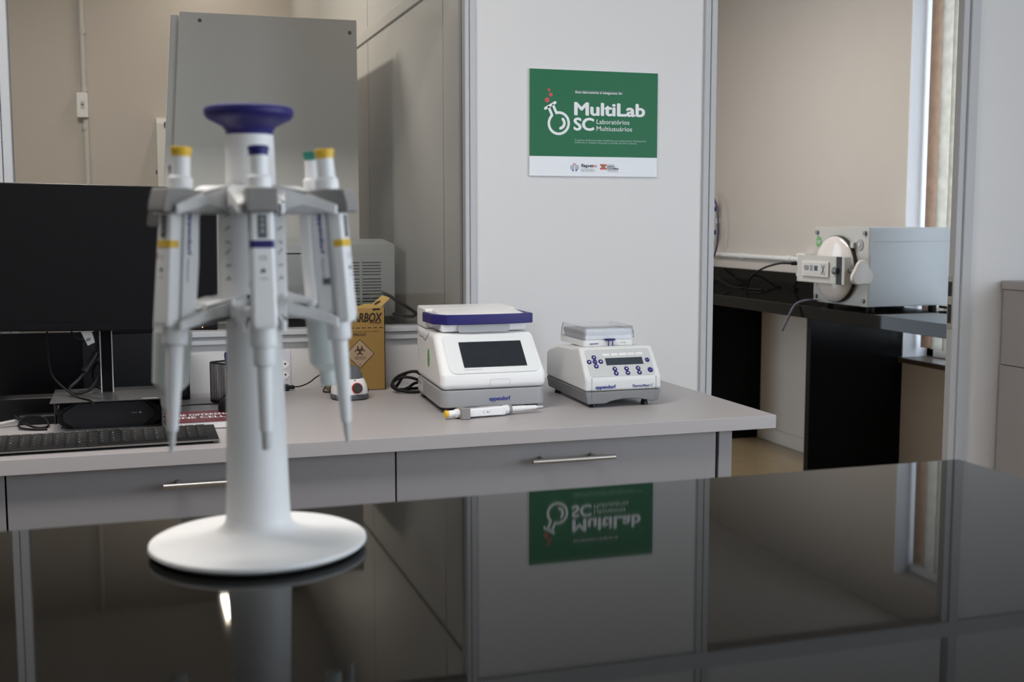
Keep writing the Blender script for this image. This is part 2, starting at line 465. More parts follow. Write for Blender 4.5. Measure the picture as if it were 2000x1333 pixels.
# ------------------------------------------------------------------ blinds
bl = thing('vertical_blind', 'vertical fabric blind with cream slats, one shade-coloured, hanging in the window beyond the doorway', 'blind', (3.495, 4.60, 0.64))
fin(BX(-0.02, 0.03, -1.28, 0.02, 1.735, 1.775, b=0.004), 'head_rail', MT['frame'], bl)
w = 0.088
yy = 0.012
for i in range(17):
    m_ = MT['slat_shaded'] if i == 0 else MT['slat']
    a = R(8) if i == 0 else R(random.uniform(14, 22))
    cx, cy = 0.0, yy - w / 2
    bm = B()
    n = 6
    vs = []
    for k in range(n + 1):
        t = (k / n - 0.5) * w
        bow = 0.005 * (1 - (2 * k / n - 1) ** 2)
        x = -t * math.sin(a) + bow; y = t * math.cos(a)
        vs.append((x, y))
    pts = vs + [(x + 0.0009, y) for x, y in vs[::-1]]
    prism(bm, pts, 0.012, 1.735)
    s = fin(bm, 'slat', m_, bl, loc=(cx, cy, 0))
    if i == 0: s['label'] = 'window-edge slat with its shade put into the colour'
    yy -= 0.079

# ------------------------------------------------------------------ black granite island and carousel
isl = thing('island_bench', 'polished black granite island bench in the foreground under the white pipette carousel', 'bench', (0, 0.3, 0))
fin(BX(-1.7, 0.8243, -1.0, 0.7202, 0.965, 0.9977, b=0.0025), 'worktop', MT['granite'], isl)
fin(BX(-1.66, 0.78, -0.95, 0.69, 0.0, 0.965), 'base_cabinet', MT['drawer'], isl)

# ---- pipettes
def pipette(loc, rot, label, cap, kind='slim', group=None, scale=1.0, ring=False, win=True):
    t = thing('pipette', label, 'pipette', loc, rot, group); t.scale = (scale,) * 3
    # local frame: z along the axis (0 = top of finger hook), -y outward
    P = lambda *a: lathe(B(), list(a), 28)
    fin(P((0.0, 0.0335), (0.0078, 0.0335), (0.0085, 0.0325), (0.0086, 0.0310), (0.0078, 0.0290), (0.0077, 0.0258), (0, 0.0258)), 'push_button', MT[cap], t)
    fin(P((0.0074, 0.0258), (0.0076, 0.0115), (0.0082, 0.0095), (0.0096, 0.0085), (0.0100, 0.0070), (0.0100, -0.003)), 'volume_collar', MT['white'], t)
    # handle: rounded slab, deep in y
    big = kind == 'wide'
    body = B()
    sec = [(0.0105, 0.013, 0.002, -0.004), (0.0105, 0.0155, 0.003, -0.02), (0.0102, 0.0170, 0.003, -0.06), (0.0104, 0.0165, 0.002, -0.098), (0.0098, 0.0145, 0.001, -0.111)]
    rings = []
    for hx, hy, oy, z in sec:
        ring_ = rrect(-hx, hx, -hy + oy, hy + oy, 0.0055, 5)
        rings.append([body.verts.new((x, y, z)) for x, y in ring_])
    for a, b in zip(rings, rings[1:]):
        for i in range(len(a)):
            j = (i + 1) % len(a); body.faces.new((a[i], a[j], b[j], b[i]))
    body.faces.new(rings[0]); body.faces.new(rings[-1][::-1])
    fin(body, 'handle_body', MT['stand'], t)
    # outer shell
    sh = B(); rings = []
    for hx, y0, y1, z in ((0.0098, -0.0165, -0.006, -0.012), (0.0098, -0.0168, -0.004, -0.03), (0.0101, -0.0175, -0.004, -0.07), (0.0108, -0.0180, -0.004, -0.1085), (0.0100, -0.0165, -0.003, -0.1125)):
        rings.append([sh.verts.new((x, y, z)) for x, y in rrect(-hx - 0.0012, hx + 0.0012, y0, y1, 0.0035, 4)])
    for a, b in zip(rings, rings[1:]):
        for i in range(len(a)):
            j = (i + 1) % len(a); sh.faces.new((a[i], a[j], b[j], b[i]))
    sh.faces.new(rings[0]); sh.faces.new(rings[-1][::-1])
    fin(sh, 'ejector_shell', MT['white'], t)
    # side seam strips
    bm = B()
    for s in (-1, 1): box(bm, s * 0.0109 - 0.0007, s * 0.0109 + 0.0007, -0.0032, -0.0008, -0.113, -0.012, b=0.0005)
    fin(bm, 'seam_strip', MT['grey'], t)
    # colour band round the shell
    if win: fin(prism(B(), rrect(-0.01135, 0.01135, -0.0176, -0.0045, 0.0036, 4), -0.0487, -0.0427), 'colour_band', MT[cap], t)
    # finger hook
    bm = B()
    prism(bm, [(-0.0205, -0.0010), (-0.0232, -0.0120), (-0.0238, -0.0200), (-0.0210, -0.0212), (-0.004, -0.0175), (0.012, -0.0135), (0.0195, -0.0085), (0.0195, -0.0015), (0.0, 0.0)], -0.0135, 0.0135, plane((0, 0, 0), (0, 1, 0), (0, 0, 1)), b=0.0052, seg=4)
    fin(bm, 'finger_hook', MT['hook'], t)
    # volume window and printed marks, on the outer face
    fp = plane((0, -0.01755, 0), (1, 0, 0), (0, 0, 1))
    if win:
        fin(prism(B(), rrect(-0.0042, 0.0042, -0.0410, -0.0225, 0.0008, 3), 0, 0.0006, plane((0, -0.01705, 0), (1, 0, 0), (0, 0, 1))), 'volume_window', MT['dgrey'], t)
        bm = text('100', -0.0015, 0.0015, 0.003, -0.0275, plane((0, -0.0178, 0), (1, 0, 0), (0, 0, 1)))
        for dz in (-0.0322, -0.0369): text('0', -0.0015, 0.0015, 0.003, dz, plane((0, -0.0178, 0), (1, 0, 0), (0, 0, 1)), bm=bm)
        fin(bm, 'volume_digits', MT['whiteprint'], t, smooth=False)
    bm = text('CE', -0.0035, 0.0035, 0.0038, -0.0585, plane((0, -0.0181, 0), (1, 0, 0), (0, 0, 1)))
    text('1000', -0.0035, 0.0035, 0.0016, -0.0738, plane((0, -0.0184, 0), (1, 0, 0), (0, 0, 1)), bm=bm)
    fin(bm, 'printed_mark', MT['greyprint'], t, smooth=False)
    bm = B(); lathe(bm, [(0.0017, 0), (0.0017, 0.0006)], 16, plane((0, -0.0180, -0.0668), (1, 0, 0), (0, 0, 1)))
    fin(bm, 'lock_dot', MT['darkprint'], t)
    # maker's lettering on both flanks of the handle
    for s in (-1, 1):
        mt = plane((s * 0.01075, 0.006, -0.020), (0, 0, -1), (0, s, 0))
        bm = text('eppendorf', 0, 0.034, 0.0046, -0.0022, mt, 0.0001, bold=0.035)
        text('Research plus', 0.038, 0.056, 0.0026, -0.002, mt, 0.0001, bm=bm)
        fin(bm, 'lettering', MT['blueprint'], t, smooth=False)
    fin(BX(-0.0114, -0.0100, 0.0005, 0.0085, -0.0800, -0.0745, b=0.0004), 'chip_label', MT['dgrey'], t)
    for ch in t.children:
        nm = ch.name.split('.')[0]
        if nm in ('handle_body', 'ejector_shell', 'seam_strip', 'colour_band', 'volume_window', 'volume_digits', 'printed_mark', 'lock_dot', 'lettering', 'chip_label'): ch.scale = (0.84, 0.82, 1)
        if nm == 'finger_hook': ch.scale = (0.90, 0.92, 1)
    # lower part
    if kind == 'slim':
        fin(P((0.0104, -0.111), (0.0106, -0.124), (0.0100, -0.1272), (0.0070, -0.1285), (0, -0.1285)), 'ejector_collar', MT['stand'], t)
        fin(P((0.0070, -0.1285), (0.0066, -0.150), (0.0058, -0.172), (0.0046, -0.197), (0.0042, -0.199), (0, -0.199)), 'tip_sleeve', MT['stand'], t)
        fin(P((0.0030, -0.199), (0.0028, -0.208), (0.0018, -0.2165), (0, -0.2165)), 'tip_cone', MT['tip'], t)
    elif kind == 'stepped':
        fin(P((0.0108, -0.112), (0.0110, -0.1265), (0.0103, -0.1280), (0, -0.1280)), 'ejector_collar', MT['stand'], t)
        fin(P((0.0089, -0.128), (0.0089, -0.1410), (0.0078, -0.1435), (0, -0.1435)), 'cone_shoulder', MT['stand'], t)
        fin(P((0.0062, -0.1435), (0.0060, -0.170), (0.0054, -0.196), (0, -0.196)), 'tip_sleeve', MT['stand'], t)
        fin(P((0.0042, -0.196), (0.0040, -0.208), (0.0034, -0.2110), (0, -0.2110)), 'tip_cone', MT['tip'], t)
    else:
        fin(P((0.0162, -0.111), (0.0166, -0.116), (0.0160, -0.1575), (0.0140, -0.1600), (0.0082, -0.166), (0, -0.166)), 'wide_barrel', MT['sagecone'], t)
        fin(P((0.0082, -0.166), (0.0076, -0.178), (0.0060, -0.1800), (0, -0.1800)), 'tip_cone', MT['sagecone'], t)
    if ring:
        fin(P((0.0108, -0.1245), (0.0112, -0.1255), (0.0112, -0.1310), (0.0108, -0.132)), 'grey_ring', MT['hook'], t)
    return t

KS = 0.87
CX, CY, CZ0 = 0.101 * KS, 1.04 * KS, 0.9977
car = thing('pipette_carousel', 'white round-based pipette carousel with a flared blue knob on the black island', 'pipette stand', (CX, CY, CZ0))
car.scale = (KS, KS, KS)
fin(lathe(B(), [(0, 0.0015), (0.086, 0.0015), (0.0915, 0.003), (0.0942, 0.0058), (0.0938, 0.0085), (0.091, 0.0100), (0.070, 0.0128), (0.050, 0.0152), (0.038, 0.0172), (0.0325, 0.0195), (0.0290, 0.0245), (0.0277, 0.030), (0, 0.030)], 96), 'base_disc', MT['stand'], car)
fin(lathe(B(), [(0.085, 0.0), (0.086, 0.0016), (0, 0.0016)], 64), 'rubber_foot_ring', MT['rubber'], car)
fin(lathe(B(), [(0.0280, 0.029), (0.0272, 0.045), (0.0258, 0.10), (0.0243, 0.16), (0.0232, 0.21), (0.0215, 0.30), (0.0200, 0.361)], 64), 'column', MT['stand'], car)
fin(lathe(B(), [(0.0197, 0.3602), (0.0200, 0.3640), (0.0225, 0.3678), (0.0290, 0.3712), (0.0350, 0.3740), (0.0376, 0.3775), (0.0378, 0.3805), (0.0366, 0.3835), (0.033, 0.3850), (0, 0.3842)], 72), 'knob', MT['blue'], car)
fin(lathe(B(), [(0.0235, 0.203), (0.0285, 0.206), (0.0295, 0.214), (0.0288, 0.26), (0.0285, 0.302)], 48), 'sleeve', MT['stand'], car)
def star(z_in, z_out, th, r_hub, flare, r_tip=0.083, inner=0.0140):
    bm = B()
    pts = []
    for k in range(6):
        th0 = R(-90 + 60 * k)
        c, s = math.cos(th0), math.sin(th0)
        loc = [(r_hub * math.cos(R(-30)), r_hub * math.sin(R(-30)))]
        side = [(0.046, -0.0232), (0.056, -0.0212), (0.068, -0.0198), (0.077, -0.0190), (r_tip, -0.0176), (r_tip + 0.001, -0.0158), (r_tip - 0.002, -inner), (0.070, -inner), (0.058, -inner), (0.0535, -0.0115), (0.0515, -0.006), (0.0515, 0)]
        loc += side + [(a, -b) for a, b in side[-2::-1]]
        pts += [(a * c - b * s, a * s + b * c) for a, b in loc]
    rows = []
    for zz in (0, 1):
        row = []
        for x, y in pts:
            r = math.hypot(x, y); f = max(0, (r - r_hub) / (r_tip - r_hub))
            z = z_in + (z_out - z_in) * f
            if zz == 0: z -= th * (1 - 0.25 * f) + flare * max(0, 1 - f * 2.2)
            row.append(bm.verts.new((x, y, z)))
        rows.append(row)
    n = len(pts)
    hub = [[bm.verts.new((0.0235 * math.cos(2 * PI * i / n + 0), 0.0235 * math.sin(2 * PI * i / n), z)) for i in range(n)] for z in (z_in - th - flare, z_in)]
    # start hub rings at the angle of the first outline point
    a0 = math.atan2(pts[0][1], pts[0][0])
    for ringv, z in zip(hub, (z_in - th - flare, z_in)):
        for i, v in enumerate(ringv):
            a = math.atan2(pts[i][1], pts[i][0]); v.co = V((0.0235 * math.cos(a), 0.0235 * math.sin(a), z))
    for i in range(n):
        j = (i + 1) % n
        bm.faces.new((rows[0][i], rows[0][j], rows[1][j], rows[1][i]))
        bm.faces.new((hub[1][i], rows[1][i], rows[1][j], hub[1][j]))
        bm.faces.new((hub[0][i], hub[0][j], rows[0][j], rows[0][i]))
        bm.faces.new((hub[0][i], hub[0][j], hub[1][j], hub[1][i]))
    bmesh.ops.remove_doubles(bm, verts=bm.verts, dist=0.0002)
    es = [e for e in bm.edges if len(e.link_faces) == 2 and e.calc_face_angle(0) > R(40)]
    bmesh.ops.bevel(bm, geom=es, offset=0.0016, segments=2, affect='EDGES', clamp_overlap=True)
    return bm
fin(star(0.318, 0.3020, 0.010, 0.040, 0.014), 'upper_holder', MT['stand'], car, ang=50)
fin(star(0.2240, 0.2080, 0.010, 0.040, 0.004), 'lower_holder', MT['stand'], car, ang=50)
for a in (-42, -138):
    bm = B()
    for i, z in enumerate((0.292, 0.282, 0.270, 0.262, 0.250, 0.240)):
        t = R(a); c, s = math.cos(t), math.sin(t)
        mt = plane((0.0291 * c, 0.0291 * s, z), (-s, c, 0), (0, 0, 1))
        stroke(bm, [(-0.003, -0.002 * (i % 2)), (0.0005, 0.001), (0.003, 0.0025 - 0.002 * (i % 3))], 0.0007, 0, 0.0003, mt)
    fin(bm, 'printed_icons', MT['darkprint'], car, smooth=False)

RP = 0.0692 * KS
TILT = R(4.0)
zh = CZ0 + 0.3145 * KS
def hang(k, label, cap, kind, dz=0.0, win=True, group='pipettes hanging on the carousel'):
    a = R(-90 + 60 * k)
    x, y = CX + RP * math.cos(a), CY + RP * math.sin(a)
    # local -y must point outward (direction a); bottom leans outward
    q = M.Rotation(a + PI / 2, 4, 'Z') @ M.Rotation(-TILT, 4, 'X')
    return pipette((x, y, zh + dz * KS), q.to_euler(), label, cap, kind, group, scale=KS, win=win)
hang(0, 'white pipette with a dark blue button hanging on the near side of the carousel', 'blue', 'stepped')
hang(-1, 'yellow-buttoned pipette hanging at the front left of the carousel, before the monitor', 'yellow', 'slim')
hang(1, 'yellow-buttoned pipette hanging at the front right of the carousel, before the cardboard box', 'yellow', 'slim')
hang(-2, 'wide-barrelled pipette with a violet button at the back left of the carousel', 'purple_cap', 'wide', dz=-0.012)
hang(2, 'wide-barrelled pipette with a green button at the back right of the carousel', 'green_cap', 'wide', dz=0.002)

# ------------------------------------------------------------------ white bench with drawers
ZB = 0.86
YF = 2.0484
wb = thing('white_worktop', 'long white laminate worktop along the glazed partition carrying the instruments', 'worktop', (0, 0, 0))
fin(BX(-2.4, 1.216, YF, 2.712, ZB - 0.0268, ZB, b=0.0015), 'slab', MT['bench'], wb)
fin(BX(1.100, 1.129, YF + 0.020, 2.705, 0.0, ZB - 0.0268, b=0.001), 'end_panel', MT['drawer'], wb)
def drawer(x0, x1, hx0, hx1, label):
    t = thing('drawer_unit', label, 'drawer unit', ((x0 + x1) / 2, YF + 0.020, 0.0), group='drawer units under the white worktop')
    h = (x1 - x0) / 2
    fin(BX(-h + 0.002, h - 0.002, 0.0195, 0.58, 0.05, 0.8325), 'carcass', MT['dark_gap'], t)
    d = fin(BX(-h + 0.0015, h - 0.0015, 0, 0.018, 0.655, 0.8318, b=0.001), 'drawer_front', MT['drawer'], t)
    if hx0 is not None:
        c = (x0 + x1) / 2
        bm = B(); z = 0.800
        cyl(bm, (hx0 - c, -0.030, z), (hx1 - c, -0.030, z), 0.0046, n=20)
        q = (hx1 - hx0)
        for xx in (hx0 - c + 0.15 * q, hx1 - c - 0.23 * q): cyl(bm, (xx, 0.001, z + 0.0005), (xx, -0.030, z + 0.0005), 0.0038, n=16)
        hd = fin(bm, 'bar_handle', MT['steel'], d); hd['label'] = 'brushed steel bar handle'
    for z0, z1 in ((0.36, 0.652), (0.06, 0.357)):
        fin(BX(-h + 0.0015, h - 0.0015, 0, 0.018, z0, z1, b=0.001), 'drawer_front', MT['drawer'], t)
drawer(0.4475, 1.0945, 0.700, 0.865, 'grey drawer unit at the right end of the white worktop, under the two instruments')
drawer(-0.206, 0.4475, 0.042, 0.207, 'grey drawer unit under the white worktop, behind the pipette carousel')
drawer(-0.86, -0.206, -0.61, -0.445, 'grey drawer unit furthest left under the white worktop, cut by the photo edge')

# ------------------------------------------------------------------ wall sign
SX0, SX1, SZ0, SZ1 = 0.922, 1.258, 1.352, 1.6065
sg = thing('wall_sign', 'green and white laboratory sign with a white flask drawing on the wall panel', 'sign', (SX0, 2.72, SZ0))
SW, SH = SX1 - SX0, SZ1 - SZ0
fin(BX(0, SW, -0.005, 0, 0, SH, b=0.0006), 'board', MT['board'], sg)
SPL = plane((0, -0.005, 0), (1, 0, 0), (0, 0, 1))
fin(prism(B(), [(0.0004, SH * 0.187), (SW - 0.0004, SH * 0.187), (SW - 0.0004, SH - 0.0004), (0.0004, SH - 0.0004)], 0, 0.0003, SPL), 'green_field', MT['greenboard'], sg, smooth=False)
def su(px, py):  # zoomed-sign pixels -> board coordinates
    u = (px - 70) / 1390.0
    yt = 75 + 60 * u; yb = 1243 + 12 * u
    return u * SW, SH * (1 - (py - yt) / (yb - yt))
def stx(body, xa, xb, base, cap, name, m, bold=0.0, d=0.0006, bm=None, done=True):
    x0, z0 = su(xa, base); x1, _ = su(xb, base)
    _, z1 = su(xa, base - cap)
    bm = text(body, x0, x1, z1 - z0, z0, SPL, d, bold, bm=bm)
    return fin(bm, name, MT[m], sg, smooth=False) if done else bm
a = su(548, 312); b_ = su(1072, 356)
fin(prism(B(), [(a[0], b_[1]), (b_[0], b_[1]), (b_[0], a[1]), (a[0], a[1])], 0.0002, 0.0005, SPL), 'caption_bar', MT['darkgreen'], sg, smooth=False)
stx('Este laboratório é integrante do', 557, 1062, 345, 26, 'caption_lettering', 'whiteprint', 0.015, 0.0008)
stx('MultiLab', 543, 1320, 578, 142, 'title_lettering', 'whiteprint', 0.035)
stx('SC', 537, 760, 742, 138, 'title_lettering', 'whiteprint', 0.035)
bm = stx('Laboratórios', 787, 1145, 677, 52, '', 'whiteprint', 0.0, done=False)
stx('Multiusuários', 787, 1176, 751, 52, 'subtitle_lettering', 'whiteprint', bm=bm)
bm = stx('Programa de Estruturação Acadêmica para Laboratórios Multiusuários', 553, 1335, 860, 20, '', 'paleprint', done=False)
stx('Dedicados à Pesquisa Avançada no Estado de Santa Catarina', 553, 1230, 886, 20, 'small_lettering', 'paleprint', bm=bm)
def fk(px, py):  # flask drawing pixels (10.25x of the photo, origin 1040,150)
    X, Y = 1040 + px / 10.25, 150 + py / 10.25
    return su((X - 1020) * 5.554, (Y - 120) * 5.554)
bm = B()
fw = 0.0062
stroke(bm, [fk(232, 632), fk(425, 515)], fw * 1.05, 0.0003, 0.0007, SPL)
arc = [fk(300, 610), fk(360, 755)]
for i in range(0, 31):
    t = R(134 + i * 324 / 30.0)
    arc.append(fk(497 + 195 * math.cos(t), 928 - 213 * math.sin(t)))
arc += [fk(450, 720), fk(385, 570)]
stroke(bm, arc, fw, 0.0003, 0.0007, SPL)
stroke(bm, [fk(575, 845), fk(600, 885), fk(608, 930), fk(598, 975), fk(570, 1010), fk(530, 1030)], fw * 1.1, 0.0003, 0.0007, SPL)
fin(bm, 'flask_drawing', MT['whiteprint'], sg, smooth=False)
bm = B()
for px, py, r in ((268, 462, 0.0058), (340, 355, 0.0046), (303, 262, 0.0033)):
    x, z = fk(px, py); prism(bm, ell(x, z, r, r), 0.0003, 0.0007, SPL)
fin(bm, 'bubbles_drawing', MT['redprint'], sg, smooth=False)
stx('fape', 622, 745, 1146, 38, 'logo_lettering', 'darkprint', 0.03)
stx('s', 738, 766, 1146, 38, 'logo_lettering', 'redprint', 0.03)
stx('c', 770, 795, 1146, 38, 'logo_lettering', 'greyprint', 0.02)
bm = stx('Fundação de Amparo à', 622, 762, 1170, 11, '', 'greyprint', done=False)
stx('Pesquisa e Inovação do', 622, 770, 1183, 11, '', 'greyprint', bm=bm, done=False)
stx('Estado de Santa Catarina', 622, 775, 1196, 11, 'logo_small_lettering', 'greyprint', bm=bm)
bm = stx('GOVERNO DE', 907, 985, 1127, 11, '', 'greyprint', done=False)
stx('SECRETARIA DA CIÊNCIA,', 907, 1022, 1187, 9, '', 'greyprint', bm=bm, done=False)
stx('TECNOLOGIA E INOVAÇÃO', 907, 1028, 1199, 9, 'logo_small_lettering', 'greyprint', bm=bm)
bm = stx('SANTA', 905, 988, 1149, 20, '', 'darkprint', 0.035, done=False)
stx('CATARINA', 905, 1033, 1173, 20, 'logo_lettering', 'darkprint', 0.035, bm=bm)
def srect(xa, ya, xb, yb, bm, d=0.0006):
    p0 = su(xa, yb); p1 = su(xb, ya)
    return prism(bm, [(p0[0], p0[1]), (p1[0], p0[1]), (p1[0], p1[1]), (p0[0], p1[1])], 0.0001, d, SPL)
bm = B(); srect(828, 1115, 900, 1133, bm); srect(828, 1155, 900, 1173, bm); srect(843, 1130, 885, 1158, bm)
fin(bm, 'flag_emblem', MT['redprint'], sg, smooth=False)
x, z = su(864, 1144)
fin(prism(B(), ell(x, z, 0.0035, 0.0052), 0.0002, 0.0008, SPL), 'flag_centre', MT['oliveprint'], sg, smooth=False)
bm = B()
for s in (-1, 1):
    for k in range(4):
        stroke(bm, [su(552 + s * (8 + 11 * k), 1118 + 4 * k), su(552 + s * (10 + 11 * k), 1150 + 3 * k), su(552 + s * (10 + 8 * k), 1172), su(552 + s * 14, 1194)], 0.0007, 0.0002, 0.0006, SPL)
fin(bm, 'hands_emblem', MT['blueprint'], sg, smooth=False)
bm = B()
for px, py in ((548, 1105), (538, 1112), (560, 1112), (549, 1120)):
    x, z = su(px, py); prism(bm, ell(x, z, 0.0011, 0.0011, 12), 0.0002, 0.0006, SPL)
fin(bm, 'spark_emblem', MT['redprint'], sg, smooth=False)

# ------------------------------------------------------------------ thermal cycler
def taper(bm, k, xc):
    for v in bm.verts: v.co.x = xc + (v.co.x - xc) * (1 - k * v.co.y)
    return bm
mc = thing('thermal_cycler', 'white thermal cycler with a blue lid handle and a dark touchscreen', 'laboratory instrument', (0.582, 2.2600, ZB))
W = 0.2235; D = 0.272; xc = W / 2; KT = 0.50
YZ = M(((0, 0, 1, 0), (1, 0, 0, 0), (0, 1, 0, 0), (0, 0, 0, 1)))   # polygon (y,z) extruded along x
fin(taper(prism(B(), rrect(0, W, 0, D, 0.020, 6), 0.0115, 0.0465, b=0.003), KT, xc), 'base', MT['grey'], mc)
for x in (0.02, W - 0.035):
    for y in (0.018, D - 0.04): fin(BX(x, x + 0.022, y, y + 0.022, 0, 0.012, b=0.002), 'foot', MT['black'], mc)
bm = B()
prism(bm, [(0.0, 0.0472), (0.0, 0.076), (0.003, 0.081), (0.070, 0.148), (0.078, 0.1535), (0.088, 0.155), (D, 0.157), (D, 0.0472)], 0.0, W, YZ, b=0.012, seg=4, ang=40)
fin(taper(bm, KT, xc), 'housing', MT['white'], mc, ang=60)
sl = V((0, 1, 1)).normalized()
FP = plane((0, 0.003, 0.081), (1, 0, 0), sl)
fin(prism(B(), rrect(0.020, W - 0.012, -0.0025, 0.0985, 0.015, 6), -0.006, 0.0020, FP, b=0.0015), 'front_panel', MT['panelw'], mc)
fin(prism(B(), rrect(0.0515, 0.1850, 0.0118, 0.0778, 0.001, 2), 0.0018, 0.0028, FP), 'touchscreen', MT['screen'], mc)
fin(text('Mastercycler X50', 0.052, 0.087, 0.0024, 0.0055, FP, 0.0024), 'model_lettering', MT['greyprint'], mc, smooth=False)
FV = plane((0, 0, 0), (1, 0, 0), (0, 0, 1))
fin(stroke(B(), rrect(0.1025, 0.1445, 0.0525, 0.0670, 0.004, 4), 0.0006, -0.0002, 0.0004, FV, closed=True), 'port_outline', MT['lgrey'], mc, smooth=False)
fin(text('eppendorf', 0.1005, 0.1455, 0.0082, 0.0235, FV, 0.0004, bold=0.045), 'maker_lettering', MT['blueprint'], mc, smooth=False)
# lid
bm = B()
prism(bm, [(0.082, 0.1565), (0.0765, 0.170), (0.0785, 0.187), (0.082, 0.1930), (0.16, 0.1985), (D - 0.02, 0.1995), (D - 0.02, 0.158)], 0.018, W - 0.014, YZ, b=0.005, seg=3, ang=35)
fin(taper(bm, KT, xc), 'lid', MT['white'], mc, ang=60)
bm = prism(B(), [(0.176, 0.157), (0.172, 0.196), (0.18, 0.1995), (D - 0.006, 0.2005), (D, 0.195), (D, 0.157)], 0.002, W - 0.002, YZ, b=0.005, seg=3, ang=35)
fin(taper(bm, KT, xc), 'lid_rear', MT['white'], mc, ang=60)
fin(prism(B(), rrect(0.056, 0.168, 0.1555, 0.1745, 0.007, 4), -0.0015, 0.002, plane((0, 0.0770, 0), (1, 0, 0), (0, 0, 1))), 'handle_recess', MT['lgrey'], mc)
o = [(0.004, 0.170), (0.006, 0.100), (0.030, 0.066), (0.075, 0.0615), (0.150, 0.0615), (0.196, 0.066), (0.219, 0.074), (0.219, 0.170)]
i_ = [(0.209, 0.170), (0.207, 0.090), (0.190, 0.078), (0.150, 0.0745), (0.075, 0.0745), (0.036, 0.080), (0.016, 0.105), (0.014, 0.170)]
fin(prism(B(), o + i_, 0.1725, 0.1930, b=0.0022), 'lid_handle', MT['blue'], mc)
# side details
SLF = plane((0.0, 0, 0), (0, -1, 0), (0, 0, 1))
def onside(bm): return taper(bm, KT, xc)
bm = prism(B(), ell(-0.128, 0.100, 0.0105, 0.0195), 0.0001, 0.0010, SLF)
st = fin(onside(bm), 'round_sticker', MT['sticker'], mc); st['label'] = 'green round sticker on the side'
fin(onside(text('127 V', -0.135, -0.121, 0.006, 0.098, SLF, 0.0012)), 'sticker_lettering', MT['whiteprint'], st, smooth=False)
fin(onside(stroke(B(), [(-0.262, 0.150), (-0.235, 0.139), (-0.22, 0.137), (-0.195, 0.1385), (-0.165, 0.133), (-0.15, 0.140), (-0.12, 0.154)], 0.0012, 0.0002, 0.0006, SLF)), 'lid_seam', MT['dgrey'], mc, smooth=False)
fin(onside(BX(-0.0012, 0.001, 0.20, 0.250, 0.018, 0.042)), 'rating_label', MT['lgrey'], mc)
fin(onside(text('T100-230 V ~', -0.248, -0.205, 0.006, 0.033, plane((-0.0013, 0, 0), (0, -1, 0), (0, 0, 1)), 0.0002)), 'rating_lettering', MT['darkprint'], mc, smooth=False)

# ------------------------------------------------------------------ thermomixer
tm = thing('heated_mixer', 'grey white sample mixer with blue keys, right of the thermal cycler', 'laboratory instrument', (0.882, 2.2387, ZB))
W2 = 0.1715; D2 = 0.28; xc2 = W2 / 2; K2 = 0.62
arch = [(0.006, 0.008), (0.045, 0.008)] + [(0.045 + 0.105 * t, 0.008 + 0.0085 * math.sin(PI * t) ** 0.7) for t in [k / 8 for k in range(1, 8)]] + [(0.150, 0.008), (W2 - 0.006, 0.010), (W2, 0.034), (0, 0.034)]
bm = prism(B(), arch, -D2, 0.0, plane((0, 0, 0), (1, 0, 0), (0, 0, 1)), b=0.003, seg=2, ang=50)
fin(taper(bm, K2, xc2), 'base', MT['tmgrey'], tm)
for x in (0.025, W2 - 0.03):
    for y in (0.02, D2 - 0.05): fin(cyl(B(), (x, y, 0), (x, y, 0.012), 0.008, 0.006, 16), 'foot', MT['black'], tm)
bm = prism(B(), [(0.0, 0.0345), (0.0, 0.0605), (0.003, 0.0655), (0.043, 0.1185), (0.052, 0.1225), (0.062, 0.1205), (0.10, 0.1165), (0.19, 0.113), (D2 - 0.02, 0.098), (D2, 0.088), (D2, 0.0345)], 0, W2, YZ, b=0.011, seg=4, ang=30)
fin(taper(bm, K2, xc2), 'housing', MT['offwhite'], tm, ang=60)
s2 = V((0, 0.040, 0.053)).normalized()
TP = plane((0, 0.0022, 0.0642), (1, 0, 0), s2)
fin(prism(B(), rrect(0.013, 0.159, 0.000, 0.0655, 0.006, 4), -0.004, 0.0008, TP, b=0.0005), 'control_panel', MT['lgrey'], tm)
def tk(px, py):
    yl = 700 - 0.0414 * (px - 905)
    return 0.0545 + (px - 905 + (yl - py) * 0.39) * 0.0001568, 0.0265 + (yl - py) * 0.000166
u0, v0 = tk(905, 700)
fin(prism(B(), [(u0, v0), (0.138, v0), (0.138, v0 + 0.0169), (u0, v0 + 0.0169)], 0.0003, 0.0014, TP), 'display', MT['lcd'], tm, smooth=False)
for px, py, kind in ((705, 590, 'u'), (648, 655, 'l'), (730, 652, 'm'), (812, 648, 'r'), (757, 715, 'd'), (1030, 755, 'u'), (1057, 815, 'd'), (1197, 748, 'u'), (1224, 808, 'd'), (1365, 740, 'u'), (1392, 801, 'd'), (1484, 620, 't'), (1546, 763, 'T')):
    u, v = tk(px, py); r = 0.0052 if kind != 'T' else 0.0060
    k = fin(prism(B(), ell(u, v, r, r, 24), 0.0004, 0.0018, TP, b=0.0004), 'key', MT['blue'], tm)
    q = 0.0025
    if kind in 'udlr':
        a = dict(u=90, d=-90, l=180, r=0)[kind]
        tri = [(u + q * math.cos(R(a + 120 * j)), v + q * math.sin(R(a + 120 * j))) for j in range(3)]
        fin(prism(B(), tri, 0.0016, 0.0021, TP), 'arrow_mark', MT['whiteprint'], k, smooth=False)
    else:
        w_ = {'m': 'menu', 't': 'short', 'T': 'start stop'}[kind]
        fin(text(w_, u - 0.0035, u + 0.0035, 0.0017, v - 0.0008, TP, 0.0020), 'key_lettering', MT['whiteprint'], k, smooth=False)
